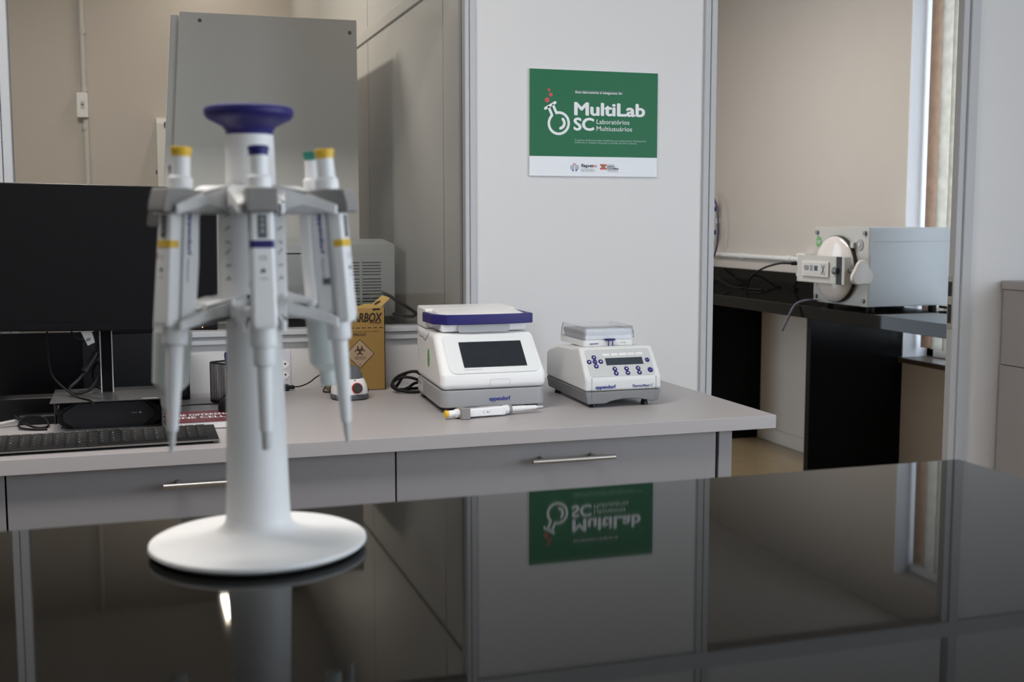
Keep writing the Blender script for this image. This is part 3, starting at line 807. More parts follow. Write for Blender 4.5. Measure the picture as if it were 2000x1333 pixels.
for px, w_ in ((870, '0.2 ml'), (995, '1.5 ml'), (1115, '2.0 ml'), (1230, 'Plates'), (1350, 'Falcon')):
    u, v = tk(px, 548 - (px - 870) * 0.045)
    k = fin(prism(B(), rrect(u - 0.0075, u + 0.0075, v - 0.0026, v + 0.0026, 0.0008, 3), 0.0004, 0.0012, TP), 'preset_key', MT['white'], tm)
    fin(text(w_, u - 0.005, u + 0.005, 0.0018, v - 0.0008, TP, 0.0014), 'key_lettering', MT['greyprint'], k, smooth=False)
bm = B()
for px, w_ in ((1015, 'temp'), (1180, 'rpm'), (1350, 'time')):
    u, v = tk(px, 713 - (px - 1015) * 0.045); text(w_, u - 0.0028, u + 0.0028, 0.0014, v - 0.0006, TP, 0.0010, bm=bm)
fin(bm, 'panel_lettering', MT['blueprint'], tm, smooth=False)
FV2 = plane((0, 0, 0), (1, 0, 0), (0, 0, 1))
fin(text('eppendorf', 0.0225, 0.068, 0.0074, 0.0400, FV2, 0.0006, bold=0.045), 'maker_lettering', MT['blueprint'], tm, smooth=False)
fin(text('ThermoMixer C', 0.1047, 0.152, 0.0058, 0.0403, FV2, 0.0006, bold=0.022, shear=0.25), 'model_lettering', MT['blueprint'], tm, smooth=False)
bm = B()
for x in (0.0148, 0.1590): box(bm, x - 0.0003, x + 0.0003, -0.0004, 0.002, 0.0115, 0.062)
fin(bm, 'panel_seam', MT['tmgrey'], tm, smooth=False)
fin(lathe(B(), [(0.014, 0), (0.017, 0.0), (0.017, 0.002), (0.014, 0.002)], 30, M.Translation((0.158, 0.10, 0.1135))), 'rack_recess', MT['lgrey'], tm)
# rack with clear lid: thermoblock
rk = thing('sample_rack', 'white sample rack with grey tube strip under a clear lid on top of the mixer', 'rack', (0.882 + 0.022, 2.2387 + 0.098, ZB + 0.1165))
fin(prism(B(), rrect(0.012, 0.128, 0.0, 0.145, 0.006, 4), 0, 0.014, b=0.0015), 'rack_frame', MT['offwhite'], rk)
bm = B()
lo, hi = rrect(0.012, 0.132, 0.001, 0.144, 0.006, 4), rrect(0.0155, 0.1285, 0.0045, 0.1405, 0.006, 4)
rings = [[bm.verts.new((x, y, 0.0142)) for x, y in lo], [bm.verts.new((x, y, 0.030)) for x, y in [(0.072 + (x - 0.072) * 0.985, 0.0725 + (y - 0.0725) * 0.985) for x, y in lo]], [bm.verts.new((x, y, 0.0425)) for x, y in hi]]
for a, b in zip(rings, rings[1:]):
    for i in range(len(a)):
        j = (i + 1) % len(a); bm.faces.new((a[i], a[j], b[j], b[i]))
bm.faces.new(rings[-1])
fin(bm, 'clear_lid', MT['acrylic'], rk)
fin(prism(B(), rrect(0.0165, 0.1275, 0.0055, 0.137, 0.004, 3), 0.0225, 0.0305, b=0.001), 'tube_strip', MT['grey'], rk)
fin(prism(B(), rrect(0.018, 0.126, 0.007, 0.135, 0.004, 3), 0.0142, 0.0325, b=0.001), 'tube_holder', MT['offwhite'], rk)
fin(text('eppendorf', 0.026, 0.047, 0.0036, 0.0048, plane((0, -0.0002, 0), (1, 0, 0), (0, 0, 1)), 0.0002, bold=0.02), 'maker_lettering', MT['blueprint'], rk, smooth=False)
fin(text('1.5 mL', 0.098, 0.110, 0.0030, 0.0060, plane((0, -0.0002, 0), (1, 0, 0), (0, 0, 1)), 0.0002), 'size_lettering', MT['darkprint'], rk, smooth=False)
bm = B(); prism(bm, ell(0.0715, -0.004, 0.0125, 0.007, 24), 0.0125, 0.0165, b=0.0012)
for x in (0.066, 0.076): box(bm, x - 0.001, x + 0.001, -0.009, -0.0075, 0.0, 0.0130)
fin(bm, 'clip', MT['blue'], rk)

# ------------------------------------------------------------------ pipette lying before the cycler
q = M.Rotation(R(8.0), 4, 'Z') @ M.Rotation(R(-90), 4, 'Y')
lp = pipette((0.602, 2.202, ZB + 0.0112), q.to_euler(), 'white pipette with a yellow button and grey ring lying on the white worktop', 'yellow', 'slim', scale=0.86, ring=True, win=False)

# ------------------------------------------------------------------ cardboard sharps box
BXW, BXH = 0.128, 0.188
cb = thing('cardboard_box', 'brown cardboard sharps box with a biohazard diamond and torn open top flaps', 'box', (0.549 - BXW, 2.6385, ZB), (0, 0, 0))
bm = B(); t_ = 0.0016; DY = 0.072
box(bm, 0, BXW, 0, t_, 0, BXH); box(bm, 0, BXW, DY - t_, DY, 0, BXH); box(bm, 0, t_, 0, DY, 0, BXH); box(bm, BXW - t_, BXW, 0, DY, 0, BXH); box(bm, 0, BXW, 0, DY, 0, t_)
fin(bm, 'carton', MT['card'], cb, smooth=False)
fin(BX(0.006, 0.118, 0.004, DY - 0.004, BXH - 0.022, BXH - 0.020), 'inner_liner', MT['carddark'], cb)
def flap(pts, mt, name='flap', m='cardlight', z0=0, z1=0.0014):
    return fin(prism(B(), pts, z0, z1, mt), name, MT[m], cb, smooth=False)
kx = lambda px: BXW - (751 - px) * 0.001205
kz = lambda py: (760.5 - py) * 0.001185
UPR = plane((0, 0.003, 0), (1, 0, 0), (0, 0.12, 1))
flap([(kx(a), kz(b)) for a, b in ((700, 604), (700, 599), (712, 596), (715, 594), (731, 594), (735, 596), (751, 600), (751, 604))], UPR)
hole = flap([(kx(a), kz(b)) for a, b in ((738, 599), (741, 592), (757, 580), (761, 577), (775, 582), (775, 585), (757, 600), (751, 602))], plane((0, 0.006, 0), (1, 0.15, 0), (0, 0.25, 1)))
fin(prism(B(), [(kx(a), kz(b)) for a, b in ((742, 595), (748, 590), (756, 587), (757, 590), (751, 594), (744, 597))], -0.0004, 0.0017, plane((0, 0.006, 0), (1, 0.15, 0), (0, 0.25, 1))), 'flap_hole', MT['carddark'], hole, smooth=False)
flap([(kx(a), kz(b)) for a, b in ((752, 601), (758, 596), (776, 584), (775, 591), (766, 598), (754, 603))], plane((0, 0.020, 0), (1, 0.2, 0), (0, 0.3, 1)), m='card')
flap([(kx(a), kz(b)) for a, b in ((698, 606), (697, 592), (703, 590), (706, 598), (712, 602), (712, 606))], plane((0, 0.012, 0), (1, 0, 0), (0, 0.2, 1)), m='card')
CP = plane((0, 0, 0), (1, 0, 0), (0, 0, 1))
fin(prism(B(), [(0.117, BXH - 0.001), (0.100, BXH - 0.001), (0.100, BXH - 0.006), (0.117, BXH - 0.005)], 0.0002, 0.0006, CP), 'slot', MT['carddark'], cb, smooth=False)
kx = lambda px: BXW - (751 - px) * 0.001205
kz = lambda py: (760.5 - py) * 0.001185
fin(text('DESCARBOX', kx(652), kx(746), 0.0205, kz(628), CP, 0.0003, bold=0.04, shear=0.2), 'box_title', MT['carddark'], cb, smooth=False)
fin(text('Ecologic', kx(722), kx(744), 0.0040, kz(631.5), CP, 0.0003, bold=0.01), 'box_subtitle', MT['carddark'], cb, smooth=False)
bm = B()
for i in range(9): box(bm, kx(652 + i * 11), kx(659 + i * 11), -0.0003, 0.0, kz(640.5), kz(639))
fin(bm, 'fill_line', MT['carddark'], cb, smooth=False)
bm = text('NÃO ENCHER ACIMA DESTA LINHA', kx(662), kx(739), 0.0028, kz(648), CP, 0.0003)
text('PERIGO', kx(690), kx(714.5), 0.0062, kz(655), CP, 0.0003, bold=0.01, bm=bm)
fin(bm, 'warning_lettering', MT['carddark'], cb, smooth=False)
dcx, dcz, dr = kx(702.5), kz(689.5), 0.0328
DPT = [(dcx, dcz + dr), (dcx - dr, dcz), (dcx, dcz - dr), (dcx + dr, dcz)]
fin(prism(B(), DPT, 0.0001, 0.0003, CP), 'hazard_diamond', MT['cardlabel'], cb, smooth=False)
bm = stroke(B(), DPT, 0.0012, 0.0003, 0.0005, CP, closed=True)
bz = dcz + 0.0075
for k in range(3):
    a = R(90 + 120 * k); ccx, ccz = dcx + 0.0062 * math.cos(a), bz + 0.0062 * math.sin(a)
    pts = []
    for j in range(-11, 12):
        t = a + R(j * 11.5); pts.append((ccx + 0.0052 * math.cos(t + PI) * -1, ccz + 0.0052 * math.sin(t + PI) * -1))
    pts = [(ccx - 0.0054 * math.cos(a + R(s)), ccz - 0.0054 * math.sin(a + R(s))) for s in range(-135, 136, 15)]
    stroke(bm, pts, 0.0021, 0.0003, 0.0006, CP)
stroke(bm, ell(dcx, bz, 0.0048, 0.0048, 20), 0.0011, 0.0003, 0.0006, CP, closed=True)
text('SUBSTÂNCIA', dcx - 0.0125, dcx + 0.0125, 0.0026, dcz - 0.0085, CP, 0.0006, bm=bm)
text('INFECTANTE', dcx - 0.0125, dcx + 0.0125, 0.0026, dcz - 0.0125, CP, 0.0006, bm=bm)
text('6', dcx - 0.0016, dcx + 0.0016, 0.0050, dcz - 0.0265, CP, 0.0006, bm=bm)
fin(bm, 'biohazard_print', MT['carddark'], cb, smooth=False)

# ------------------------------------------------------------------ mini centrifuge
cf = thing('mini_centrifuge', 'small white bench centrifuge with a dark lid and a red-ringed dial, before the cardboard box', 'laboratory instrument', (0.4465, 2.5330, ZB), (0, 0, R(6)))
SQ = lambda r, k: [(r * math.copysign(abs(math.cos(2 * PI * i / 40)) ** k, math.cos(2 * PI * i / 40)), r * math.copysign(abs(math.sin(2 * PI * i / 40)) ** k, math.sin(2 * PI * i / 40)) * 1.05) for i in range(40)]
def loft(secs):
    bm = B(); rings = [[bm.verts.new((x, y, z)) for x, y in SQ(r, k)] for r, z, k in secs]
    for a, b in zip(rings, rings[1:]):
        for i in range(40): bm.faces.new((a[i], a[(i + 1) % 40], b[(i + 1) % 40], b[i]))
    bm.faces.new(rings[0][::-1]); bm.faces.new(rings[-1]); return bm
fin(loft([(0.037, 0.001, .8), (0.040, 0.003, .8), (0.0405, 0.010, .8), (0.0385, 0.0125, .8)]), 'base_skirt', MT['dgrey'], cf)
fin(loft([(0.0385, 0.0122, .8), (0.0385, 0.020, .8), (0.0365, 0.030, .8), (0.0330, 0.040, .85), (0.0300, 0.0455, .9)]), 'housing', MT['white'], cf)
fin(loft([(0.0298, 0.0453, .9), (0.0275, 0.054, .9), (0.0225, 0.064, 1), (0.0150, 0.0705, 1), (0.006, 0.073, 1)]), 'lid', MT['dgrey'], cf)
DM = plane((0.006, -0.0392, 0.0265), (1, 0, 0), (0, 0.22, 0.97))
fin(lathe(B(), [(0.0118, -0.004), (0.0118, 0.003), (0.0105, 0.0045), (0, 0.0045)], 30, DM), 'dial_ring', MT['redring'], cf)
fin(lathe(B(), [(0.0098, 0.002), (0.0098, 0.0065), (0.0085, 0.008), (0, 0.008)], 30, DM), 'dial', MT['rubber'], cf)
fin(BX(0.033, 0.041, -0.015, 0.0, 0.014, 0.022, b=0.002), 'side_latch', MT['dgrey'], cf)
fin(BX(0.001, 0.005, -0.0345, -0.032, 0.0425, 0.044), 'indicator', MT['dgrey'], cf)

# ------------------------------------------------------------------ outlet, plug, cable
ou = thing('power_outlet', 'white double power outlet plate with screws on the panel behind the carousel column', 'outlet', (0.3235, 2.725, 0.9045))
fin(BX(-0.0215, 0.0215, -0.004, 0, -0.0455, 0.0455, b=0.0012), 'face_plate', MT['plate_w'], ou)
OP = plane((0, -0.004, 0), (1, 0, 0), (0, 0, 1))
for zc in (0.0115, -0.0135):
    s_ = fin(prism(B(), [(-0.019, 0), (-0.011, 0.009), (0.011, 0.009), (0.019, 0), (0.011, -0.009), (-0.011, -0.009)], -0.002, 0.0012, M.Translation((0, 0, zc)) @ OP), 'socket', MT['white'], ou)
    for hx, hz in ((-0.009, 0.001), (0, 0.0025), (0.009, 0.001)):
        fin(prism(B(), ell(hx, hz + 0.001, 0.0023, 0.0023, 14), 0.0012, 0.0015, M.Translation((0, 0, zc)) @ OP), 'pin_hole', MT['black'], s_)
for zc in (0.037, -0.037):
    fin(lathe(B(), [(0.003, 0), (0.0026, 0.0015), (0, 0.0018)], 16, M.Translation((0, 0, zc)) @ OP), 'screw', MT['steel'], ou)
pc_ = thing('power_cable', 'black plug and cable running from the wall outlet to the bench centrifuge', 'cable', (0.333, 2.690, ZB))
bm = BX(-0.022, 0.004, -0.010, 0.012, 0.0003, 0.014, b=0.003); box(bm, 0.003, 0.016, -0.006, 0.006, 0.003, 0.012, b=0.003)
fin(bm, 'plug', MT['black'], pc_)
fin(tube(B(), [(0.014, 0, 0.008), (0.030, 0.0, 0.009), (0.050, 0.004, 0.016), (0.068, 0.008, 0.028), (0.085, 0.01, 0.034), (0.093, -0.01, 0.024), (0.082, -0.03, 0.010), (0.072, -0.06, 0.0035), (0.085, -0.075, 0.003), (0.105, -0.09, 0.004), (0.116, -0.118, 0.008)], 0.0016), 'cord', MT['cable_dark'], pc_)

# ------------------------------------------------------------------ pen cup with contents
pcx, pcy = 0.2005, 2.548
pu = thing('pen_cup', 'square black wire mesh pen cup behind the mouse, partly hidden by the carousel column', 'pen cup', (pcx, pcy, ZB), (0, 0, R(30)))
hw, hh = 0.033, 0.087
bm = B()
nW, nH = 15, 20
wr = 0.00050
for s in range(4):
    rotm = M.Rotation(R(90 * s), 4, 'Z')
    for k in range(-nH, nW + 1):
        for d in (1, -1):
            # diagonal wires over one face
            pts = []
            x_a = -hw + (k / nW) * 2 * hw
            for t in (0.0, 1.0):
                pass
            x0, z0, x1, z1 = x_a, 0.004, x_a + 2 * hw * nH / nW * 1.0, hh
            sl_ = (z1 - z0) / (x1 - x0)
            if x0 < -hw: z0 += (-hw - x0) * sl_; x0 = -hw
            if x1 > hw: z1 -= (x1 - hw) * sl_; x1 = hw
            if x1 - x0 < 1e-4: continue
            p0 = rotm @ V((d * x0, -hw, z0)); p1 = rotm @ V((d * x1, -hw, z1))
            cyl(bm, p0, p1, wr, n=4)
fin(bm, 'wire_mesh', MT['mesh'], pu, smooth=False)
rim = [(x, y, hh) for x, y in rrect(-hw, hw, -hw, hw, 0.004, 3)]
bm = tube(B(), rim + [rim[0]], 0.0018, 8, smooth=False)
for x in (-hw, hw):
    for y in (-hw, hw): cyl(bm, (x, y, 0.003), (x, y, hh), 0.0012, n=8)
fin(bm, 'rim', MT['mesh'], pu)
fin(BX(-hw, hw, -hw, hw, 0.0, 0.008, b=0.002), 'cup_base', MT['black'], pu)
pn = thing('blue_pen', 'blue capped pen standing in the wire mesh pen cup', 'pen', (pcx - 0.002, pcy - 0.008, ZB + 0.0082), (R(-4), R(-6), 0))
fin(cyl(B(), (0, 0, 0), (0, 0, 0.067), 0.0042, n=16), 'barrel', MT['bluepen'], pn)
fin(lathe(B(), [(0.0048, 0.065), (0.0050, 0.092), (0.0042, 0.099), (0.0015, 0.102), (0, 0.102)], 18), 'cap', MT['bluepen'], pn)
fin(BX(-0.0015, 0.0015, -0.0075, -0.0055, 0.072, 0.098, b=0.0006), 'cap_clip', MT['bluepen'], pn)
mk = thing('black_marker', 'black marker leaning inside the wire mesh pen cup', 'pen', (pcx - 0.020, pcy - 0.012, ZB + 0.010), (0, R(38), R(12)))
fin(cyl(B(), (0, 0, 0), (0, 0, 0.045), 0.005, n=16), 'barrel', MT['black'], mk)
fin(lathe(B(), [(0.0055, 0.044), (0.0055, 0.058), (0.004, 0.062), (0, 0.062)], 18), 'cap', MT['black_gloss'], mk)

# ------------------------------------------------------------------ book and mouse
bk = thing('book', 'closed softcover book with a dark red cover lying behind the keyboard', 'book', (0.124, 2.300, ZB), (0, 0, R(1)))
fin(BX(-0.068, 0.062, -0.062, 0.060, 0.0012, 0.0135), 'pages', MT['paper'], bk, smooth=False)
cv = fin(BX(-0.069, 0.063, -0.063, 0.062, 0.0135, 0.0150, b=0.0004), 'front_cover', MT['reddk'], bk)
fin(BX(-0.069, 0.063, -0.063, 0.062, 0.0, 0.0012), 'back_cover', MT['black'], bk)
bm = text('THE DIFFERENCE', -0.058, 0.060, 0.022, 0.006, M.Identity(4), 0.0153, bold=0.02)
text('ONE CELL', -0.058, 0.040, 0.022, -0.026, M.Identity(4), 0.0153, bold=0.02, bm=bm)
fin(bm, 'cover_lettering', MT['whiteprint'], cv, smooth=False)
ms = thing('computer_mouse', 'black cabled computer mouse sitting on the red book', 'mouse', (0.1835, 2.345, ZB + 0.0150), (0, 0, R(20)))
bm = sphere(B(), (0, 0, 0.004), 1.0, 24, (0.0255, 0.042, 0.026))
bmesh.ops.bisect_plane(bm, geom=bm.verts[:] + bm.edges[:] + bm.faces[:], plane_co=(0, 0, 0.0), plane_no=(0, 0, -1), clear_outer=True)
bmesh.ops.holes_fill(bm, edges=bm.edges)
fin(bm, 'shell', MT['black'], ms)
fin(cyl(B(), (-0.002, 0.022, 0.0235), (0.002, 0.022, 0.0235), 0.006, n=18), 'scroll_wheel', MT['dgrey'], ms)
fin(tube(B(), [(0.0, 0.040, 0.006), (-0.006, 0.055, 0.007), (-0.040, 0.060, 0.009), (-0.085, 0.068, 0.009), (-0.100, 0.072, 0.004), (-0.110, 0.077, -0.0125)], 0.0015), 'cord', MT['cable_dark'], ms)

# ------------------------------------------------------------------ keyboard
kb = thing('keyboard', 'black computer keyboard with a silver front edge on the white worktop', 'keyboard', (-0.0760, 2.1385, ZB), (0, 0, R(1.3)))
KW = 0.428
bm = prism(B(), [(-0.056, 0.004), (-0.056, 0.0075), (0.048, 0.0165), (0.052, 0.015), (0.052, 0.003)], -KW / 2, KW / 2, YZ, b=0.0015)
fin(bm, 'case', MT['keys'], kb)
e_ = fin(BX(-KW / 2, KW / 2, -0.0572, -0.0558, 0.0050, 0.0076), 'edge_trim', MT['steel'], kb); e_['label'] = 'silver front edge'
fin(BX(-KW / 2 + 0.01, KW / 2 - 0.01, -0.045, 0.045, 0.0, 0.0045), 'underside', MT['black_gloss'], kb)
key_me = None
zk = lambda y: 0.0075 + (y + 0.056) * (0.009 / 0.104)
rows = [(0.038, 0), (0.0205, 0), (0.0035, 0.004), (-0.0135, 0.007), (-0.0305, 0.010), (-0.046, 0)]
cnt = 0
for ri, (ky, off) in enumerate(rows):
    x = -KW / 2 + 0.012
    xs_ = []
    while x < KW / 2 - 0.02:
        if ri == 5 and -0.14 < x < -0.045:
            if -0.14 < x < -0.121: xs_.append((x, 0.090))
            x += 0.0182; continue
        if 0.076 < x < 0.082 or 0.116 < x < 0.124: x += 0.006; continue
        xs_.append((x, 0.0162)); x += 0.0182
    for x, wk in xs_:
        if cnt >= 118: break
        if key_me is None or wk > 0.02:
            ko = fin(BX(0, wk, -0.0075, 0.0075, -0.0006, 0.0020, b=0.0008, seg=1), 'key', MT['keys'], kb)
            if wk < 0.02: key_me = ko
            ko.location = (x, ky, zk(ky)); ko.rotation_euler = (R(4.9), 0, 0)
        else:
            ko = key_me.copy(); COL.objects.link(ko); ko.parent = kb
            ko.location = (x, ky, zk(ky)); ko.rotation_euler = (R(4.9), 0, 0)
        cnt += 1
bm = B()
for ri, (ky, off) in enumerate(rows[:5]):
    x = -KW / 2 + 0.012; j = 0
    while x < KW / 2 - 0.02:
        ch = 'QWERTYUIOPASDFGHJKLZXCVBNM1234567890'[(ri * 13 + j) % 36]
        mt = M.Translation((0, ky, zk(ky) + 0.0022)) @ M.Rotation(R(4.9), 4, 'X')
        text(ch, x + 0.003, x + 0.0062, 0.004, 0.0, mt, 0.0, bm=bm)
        x += 0.0182; j += 1
fin(bm, 'key_lettering', MT['greyprint'], kb, smooth=False)

# ------------------------------------------------------------------ mini computer, stand, monitor
pc = thing('mini_computer', 'black compact desktop computer with cut corners under the monitor stand plate', 'computer', (-0.1370, 2.3120, ZB))
PW, PH = 0.190, 0.049
octo = [(0.016, 0.0), (PW - 0.020, 0.0), (PW - 0.002, 0.016), (PW - 0.002, PH - 0.014), (PW - 0.030, PH), (0.030, PH), (0.0, PH - 0.016), (0.0, 0.013)]
fin(prism(B(), octo, -0.10, -0.004, plane((0, 0, 0), (1, 0, 0), (0, 0, 1)), b=0.001), 'case', MT['black'], pc)
fr = [(0.030, 0.0005), (PW - 0.040, 0.0005), (PW - 0.018, 0.020), (PW - 0.018, PH - 0.018), (PW - 0.036, PH - 0.001), (0.036, PH - 0.001), (0.010, PH - 0.018), (0.010, 0.016)]
fin(prism(B(), fr, -0.004, 0.001, plane((0, 0, 0), (1, 0, 0), (0, 0, 1)), b=0.0008), 'front_face', MT['pcface'], pc)
PFP = plane((0, -0.0011, 0), (1, 0, 0), (0, 0, 1))
fin(text('hp', 0.050, 0.061, 0.0085, 0.0165, PFP, 0.0002, shear=0.2), 'logo', MT['black'], pc, smooth=False)
bm = B(); box(bm, 0.131, 0.142, -0.0015, -0.001, 0.0262, 0.0270)
lathe(bm, [(0.0018, 0), (0.0018, 0.0006)], 14, plane((0.147, -0.001, 0.0266), (1, 0, 0), (0, 0, 1)))
fin(bm, 'front_marks', MT['cable_white'], pc, smooth=False)

mo = thing('monitor', 'black flat monitor on a grey plate stand at the left of the white worktop', 'monitor', (-0.048, 2.360, ZB))
bm = BX(-0.098, 0.098, -0.098, 0.076, 0.0565, 0.0590, b=0.0008)
box(bm, 0.0958, 0.098, -0.098, 0.070, 0.0, 0.0570); box(bm, -0.098, -0.0958, 0.02, 0.070, 0.0, 0.0570)
fin(bm, 'stand_plate', MT['plate'], mo)
bd = fin(BX(0.062, 0.090, -0.0955, -0.0925, 0.0589, 0.0596, b=0.0002), 'plate_badge', MT['cable_white'], mo)
bm = BX(-0.010, 0.010, 0.012, 0.030, 0.058, 0.30)
fin(bm, 'pole', MT['black_gloss'], mo)
bm = B()
for x in (-0.0105, 0.0105): box(bm, x - 0.001, x + 0.001, 0.010, 0.014, 0.058, 0.30, b=0.0004)
fin(bm, 'pole_edge', MT['cable_white'], mo, smooth=False)
hm = M.Translation((0, -0.020, 0.3175)) @ M.Rotation(R(1.15), 4, 'Y') @ M.Rotation(R(-3.0), 4, 'X') @ M.Rotation(R(-1.0), 4, 'Z')
def hd(bm):
    for v in bm.verts: v.co = hm @ v.co
    return bm
fin(hd(BX(-0.2085, 0.2085, -0.010, 0.014, -0.137, 0.135, b=0.003)), 'display_case', MT['monitor'], mo)
fin(hd(BX(-0.2035, 0.2035, -0.0106, -0.0095, -0.120, 0.130)), 'display_screen', MT['monitor'], mo)
fin(hd(BX(-0.10, 0.10, 0.013, 0.040, -0.08, 0.08, b=0.008)), 'rear_housing', MT['black'], mo)
ld = fin(hd(lathe(B(), [(0.0011, 0), (0.0008, 0.0006), (0, 0.0008)], 12, plane((0.1795, -0.0102, -0.1315), (1, 0, 0), (0, 0, 1)))), 'power_light', MT['led'], mo); ld['label'] = 'tiny orange power light'

bp = thing('black_case', 'long black flat case standing against the partition behind the monitor', 'case', (0, 2.62, ZB))
fin(BX(-0.42, 0.116, 0.0, 0.055, 0.0, 0.155, b=0.003), 'shell', MT['black_gloss'], bp)
fin(BX(-0.10, 0.108, -0.001, 0.001, 0.010, 0.146, b=0.0005), 'front_plate', MT['black'], bp)
sb = thing('power_adapter', 'black power adapter block on the worktop at the left behind the keyboard', 'adapter', (-0.200, 2.46, ZB))
fin(BX(-0.062, 0.055, -0.03, 0.03, 0.0, 0.045, b=0.004), 'block', MT['black'], sb)
fin(BX(-0.010, 0.060, -0.075, -0.032, 0.0, 0.017, b=0.003), 'plug', MT['black'], sb)
tag(fin(tube(B(), [(-0.36, 2.30, ZB + 0.003), (-0.300, 2.345, ZB + 0.003), (-0.255, 2.366, ZB + 0.006), (-0.216, 2.3775, ZB + 0.0105), (-0.2105, 2.386, ZB + 0.0105)], 0.0035), 'grey_cable', MT['cable_white']), 'pale grey cable curving onto the worktop at the left photo edge', 'cable')
vc = thing('video_cable', 'thick black video cable with a white tag hanging below the monitor', 'cable', (-0.06, 2.40, ZB))
fin(tube(B(), [(-0.008, -0.018, 0.20), (-0.006, -0.02, 0.165), (-0.005, -0.02, 0.145), (-0.010, -0.022, 0.125), (-0.022, -0.026, 0.105), (-0.040, -0.032, 0.085), (-0.055, -0.045, 0.071), (-0.045, -0.06, 0.0635), (-0.020, -0.045, 0.0675), (-0.005, -0.02, 0.085), (0.002, -0.01, 0.10), (-0.004, 0.0, 0.115), (-0.014, 0.0, 0.10), (-0.012, -0.012, 0.075), (0.004, -0.02, 0.0650), (0.010, -0.01, 0.075)], 0.0032), 'cord', MT['cable_dark'], vc)
fin(cyl(B(), (-0.006, -0.020, 0.135), (-0.028, -0.028, 0.100), 0.0072, n=18), 'ferrite', MT['black'], vc)
bm = prism(B(), [(-0.012, 0.038), (0.008, 0.042), (0.016, 0.008), (0.003, 0.002)], 0, 0.0006, plane((-0.0235, -0.032, 0.148), (1, 0.1, 0), (0, -0.1, 1)))
tg_ = fin(bm, 'paper_tag', MT['paper'], vc, smooth=False); tg_['label'] = 'white folded paper tag'
bm = prism(B(), [(0.0, 0.010), (0.008, 0.012), (0.009, 0.018), (0.001, 0.016)], 0.0007, 0.0009, plane((-0.0235, -0.032, 0.148), (1, 0.1, 0), (0, -0.1, 1)))
fin(bm, 'tag_print', MT['greyprint'], tg_, smooth=False)
tag(fin(tube(B(), [(-0.153, 2.47, ZB + 0.20), (-0.158, 2.46, ZB + 0.165), (-0.156, 2.44, ZB + 0.12), (-0.148, 2.41, ZB + 0.09), (-0.125, 2.36, ZB + 0.0712), (-0.100, 2.31, ZB + 0.0612), (-0.082, 2.272, ZB + 0.0610), (-0.074, 2.256, ZB + 0.0600), (-0.070, 2.2545, ZB + 0.052)], 0.0018), 'thin_cable', MT['cable_dark']), 'thin black cable hanging down over the left of the monitor stand plate', 'cable')
tag(fin(tube(B(), [(-0.118, 2.47, ZB + 0.20), (-0.112, 2.47, ZB + 0.165), (-0.095, 2.46, ZB + 0.152), (-0.070, 2.45, ZB + 0.150), (-0.062, 2.43, ZB + 0.175)], 0.0016), 'signal_cable', MT['cable_dark']), 'thin black cable looping behind the monitor left of the white tag', 'cable')
tag(fin(tube(B(), [(-0.215, 2.378, ZB + 0.020), (-0.20, 2.35, ZB + 0.012), (-0.175, 2.33, ZB + 0.004), (-0.155, 2.345, ZB + 0.0035), (-0.165, 2.37, ZB + 0.016), (-0.195, 2.36, ZB + 0.020), (-0.205, 2.335, ZB + 0.006), (-0.18, 2.32, ZB + 0.0025), (-0.155, 2.315, ZB + 0.0025)], 0.0022), 'coiled_cable', MT['cable_dark']), 'coiled black cable on the worktop left of the stand plate', 'cable')

# coil of mains cable left of the thermal cycler
tag(fin(tube(B(), [(0.612, 2.545, ZB + 0.050), (0.59, 2.56, ZB + 0.049), (0.565, 2.575, ZB + 0.038), (0.552, 2.575, ZB + 0.024), (0.560, 2.565, ZB + 0.010), (0.585, 2.555, ZB + 0.0045), (0.612, 2.550, ZB + 0.006), (0.625, 2.56, ZB + 0.018), (0.605, 2.575, ZB + 0.030), (0.580, 2.585, ZB + 0.034), (0.560, 2.59, ZB + 0.026), (0.553, 2.588, ZB + 0.014), (0.568, 2.580, ZB + 0.005), (0.59, 2.585, ZB + 0.010), (0.605, 2.59, ZB + 0.018), (0.63, 2.59, ZB + 0.026), (0.612, 2.60, ZB + 0.043), (0.588, 2.60, ZB + 0.040), (0.572, 2.60, ZB + 0.020), (0.565, 2.595, ZB + 0.006), (0.60, 2.60, ZB + 0.005), (0.64, 2.60, ZB + 0.006)], 0.0034), 'mains_cable', MT['cable_dark']), 'thick black mains cable coiled behind the left side of the thermal cycler', 'cable')
tag(fin(tube(B(), [(0.845, 2.50, ZB + 0.046), (0.856, 2.505, ZB + 0.050), (0.864, 2.515, ZB + 0.051), (0.872, 2.53, ZB + 0.052), (0.89, 2.545, ZB + 0.04)], 0.0022), 'short_cable', MT['cable_dark']), 'black cable showing between the thermal cycler and the mixer', 'cable')

# ------------------------------------------------------------------ room behind the glass
ct = thing('stone_counter', 'grey stone counter behind the glazed partition under the pale machine', 'counter', (0, 0, 0))
fin(BX(-2.4, 0.771, 3.05, 4.25, 0.905, 0.940, b=0.002), 'slab', MT['counter'], ct)
fin(BX(-2.38, 0.765, 3.12, 4.20, 0.0, 0.905), 'base_cabinet', MT['drawer'], ct)
ma = thing('benchtop_analyser', 'pale grey benchtop machine with vent slots behind the glass, left of the cross wall', 'laboratory machine', (0.30, 3.40, 0.940))
MW = 0.439
bm = B()
prism(bm, [(0, 0.024), (MW, 0.024), (MW, 0.2345), (MW - 0.012, 0.2375), (0.012, 0.2375), (0, 0.2345)], -0.135, 0, plane((0, 0, 0), (1, 0, 0), (0, 0, 1)), b=0.003)
for v in bm.verts:
    if v.co.z > 0.2: v.co.z += 0.085 * v.co.y
fin(bm, 'housing', MT['machine'], ma)
fin(BX(0.01, MW - 0.03, 0.02, 0.13, 0.0, 0.026), 'shadow_block', MT['black'], ma)  # black block put in for the shadow in the gap under the machine
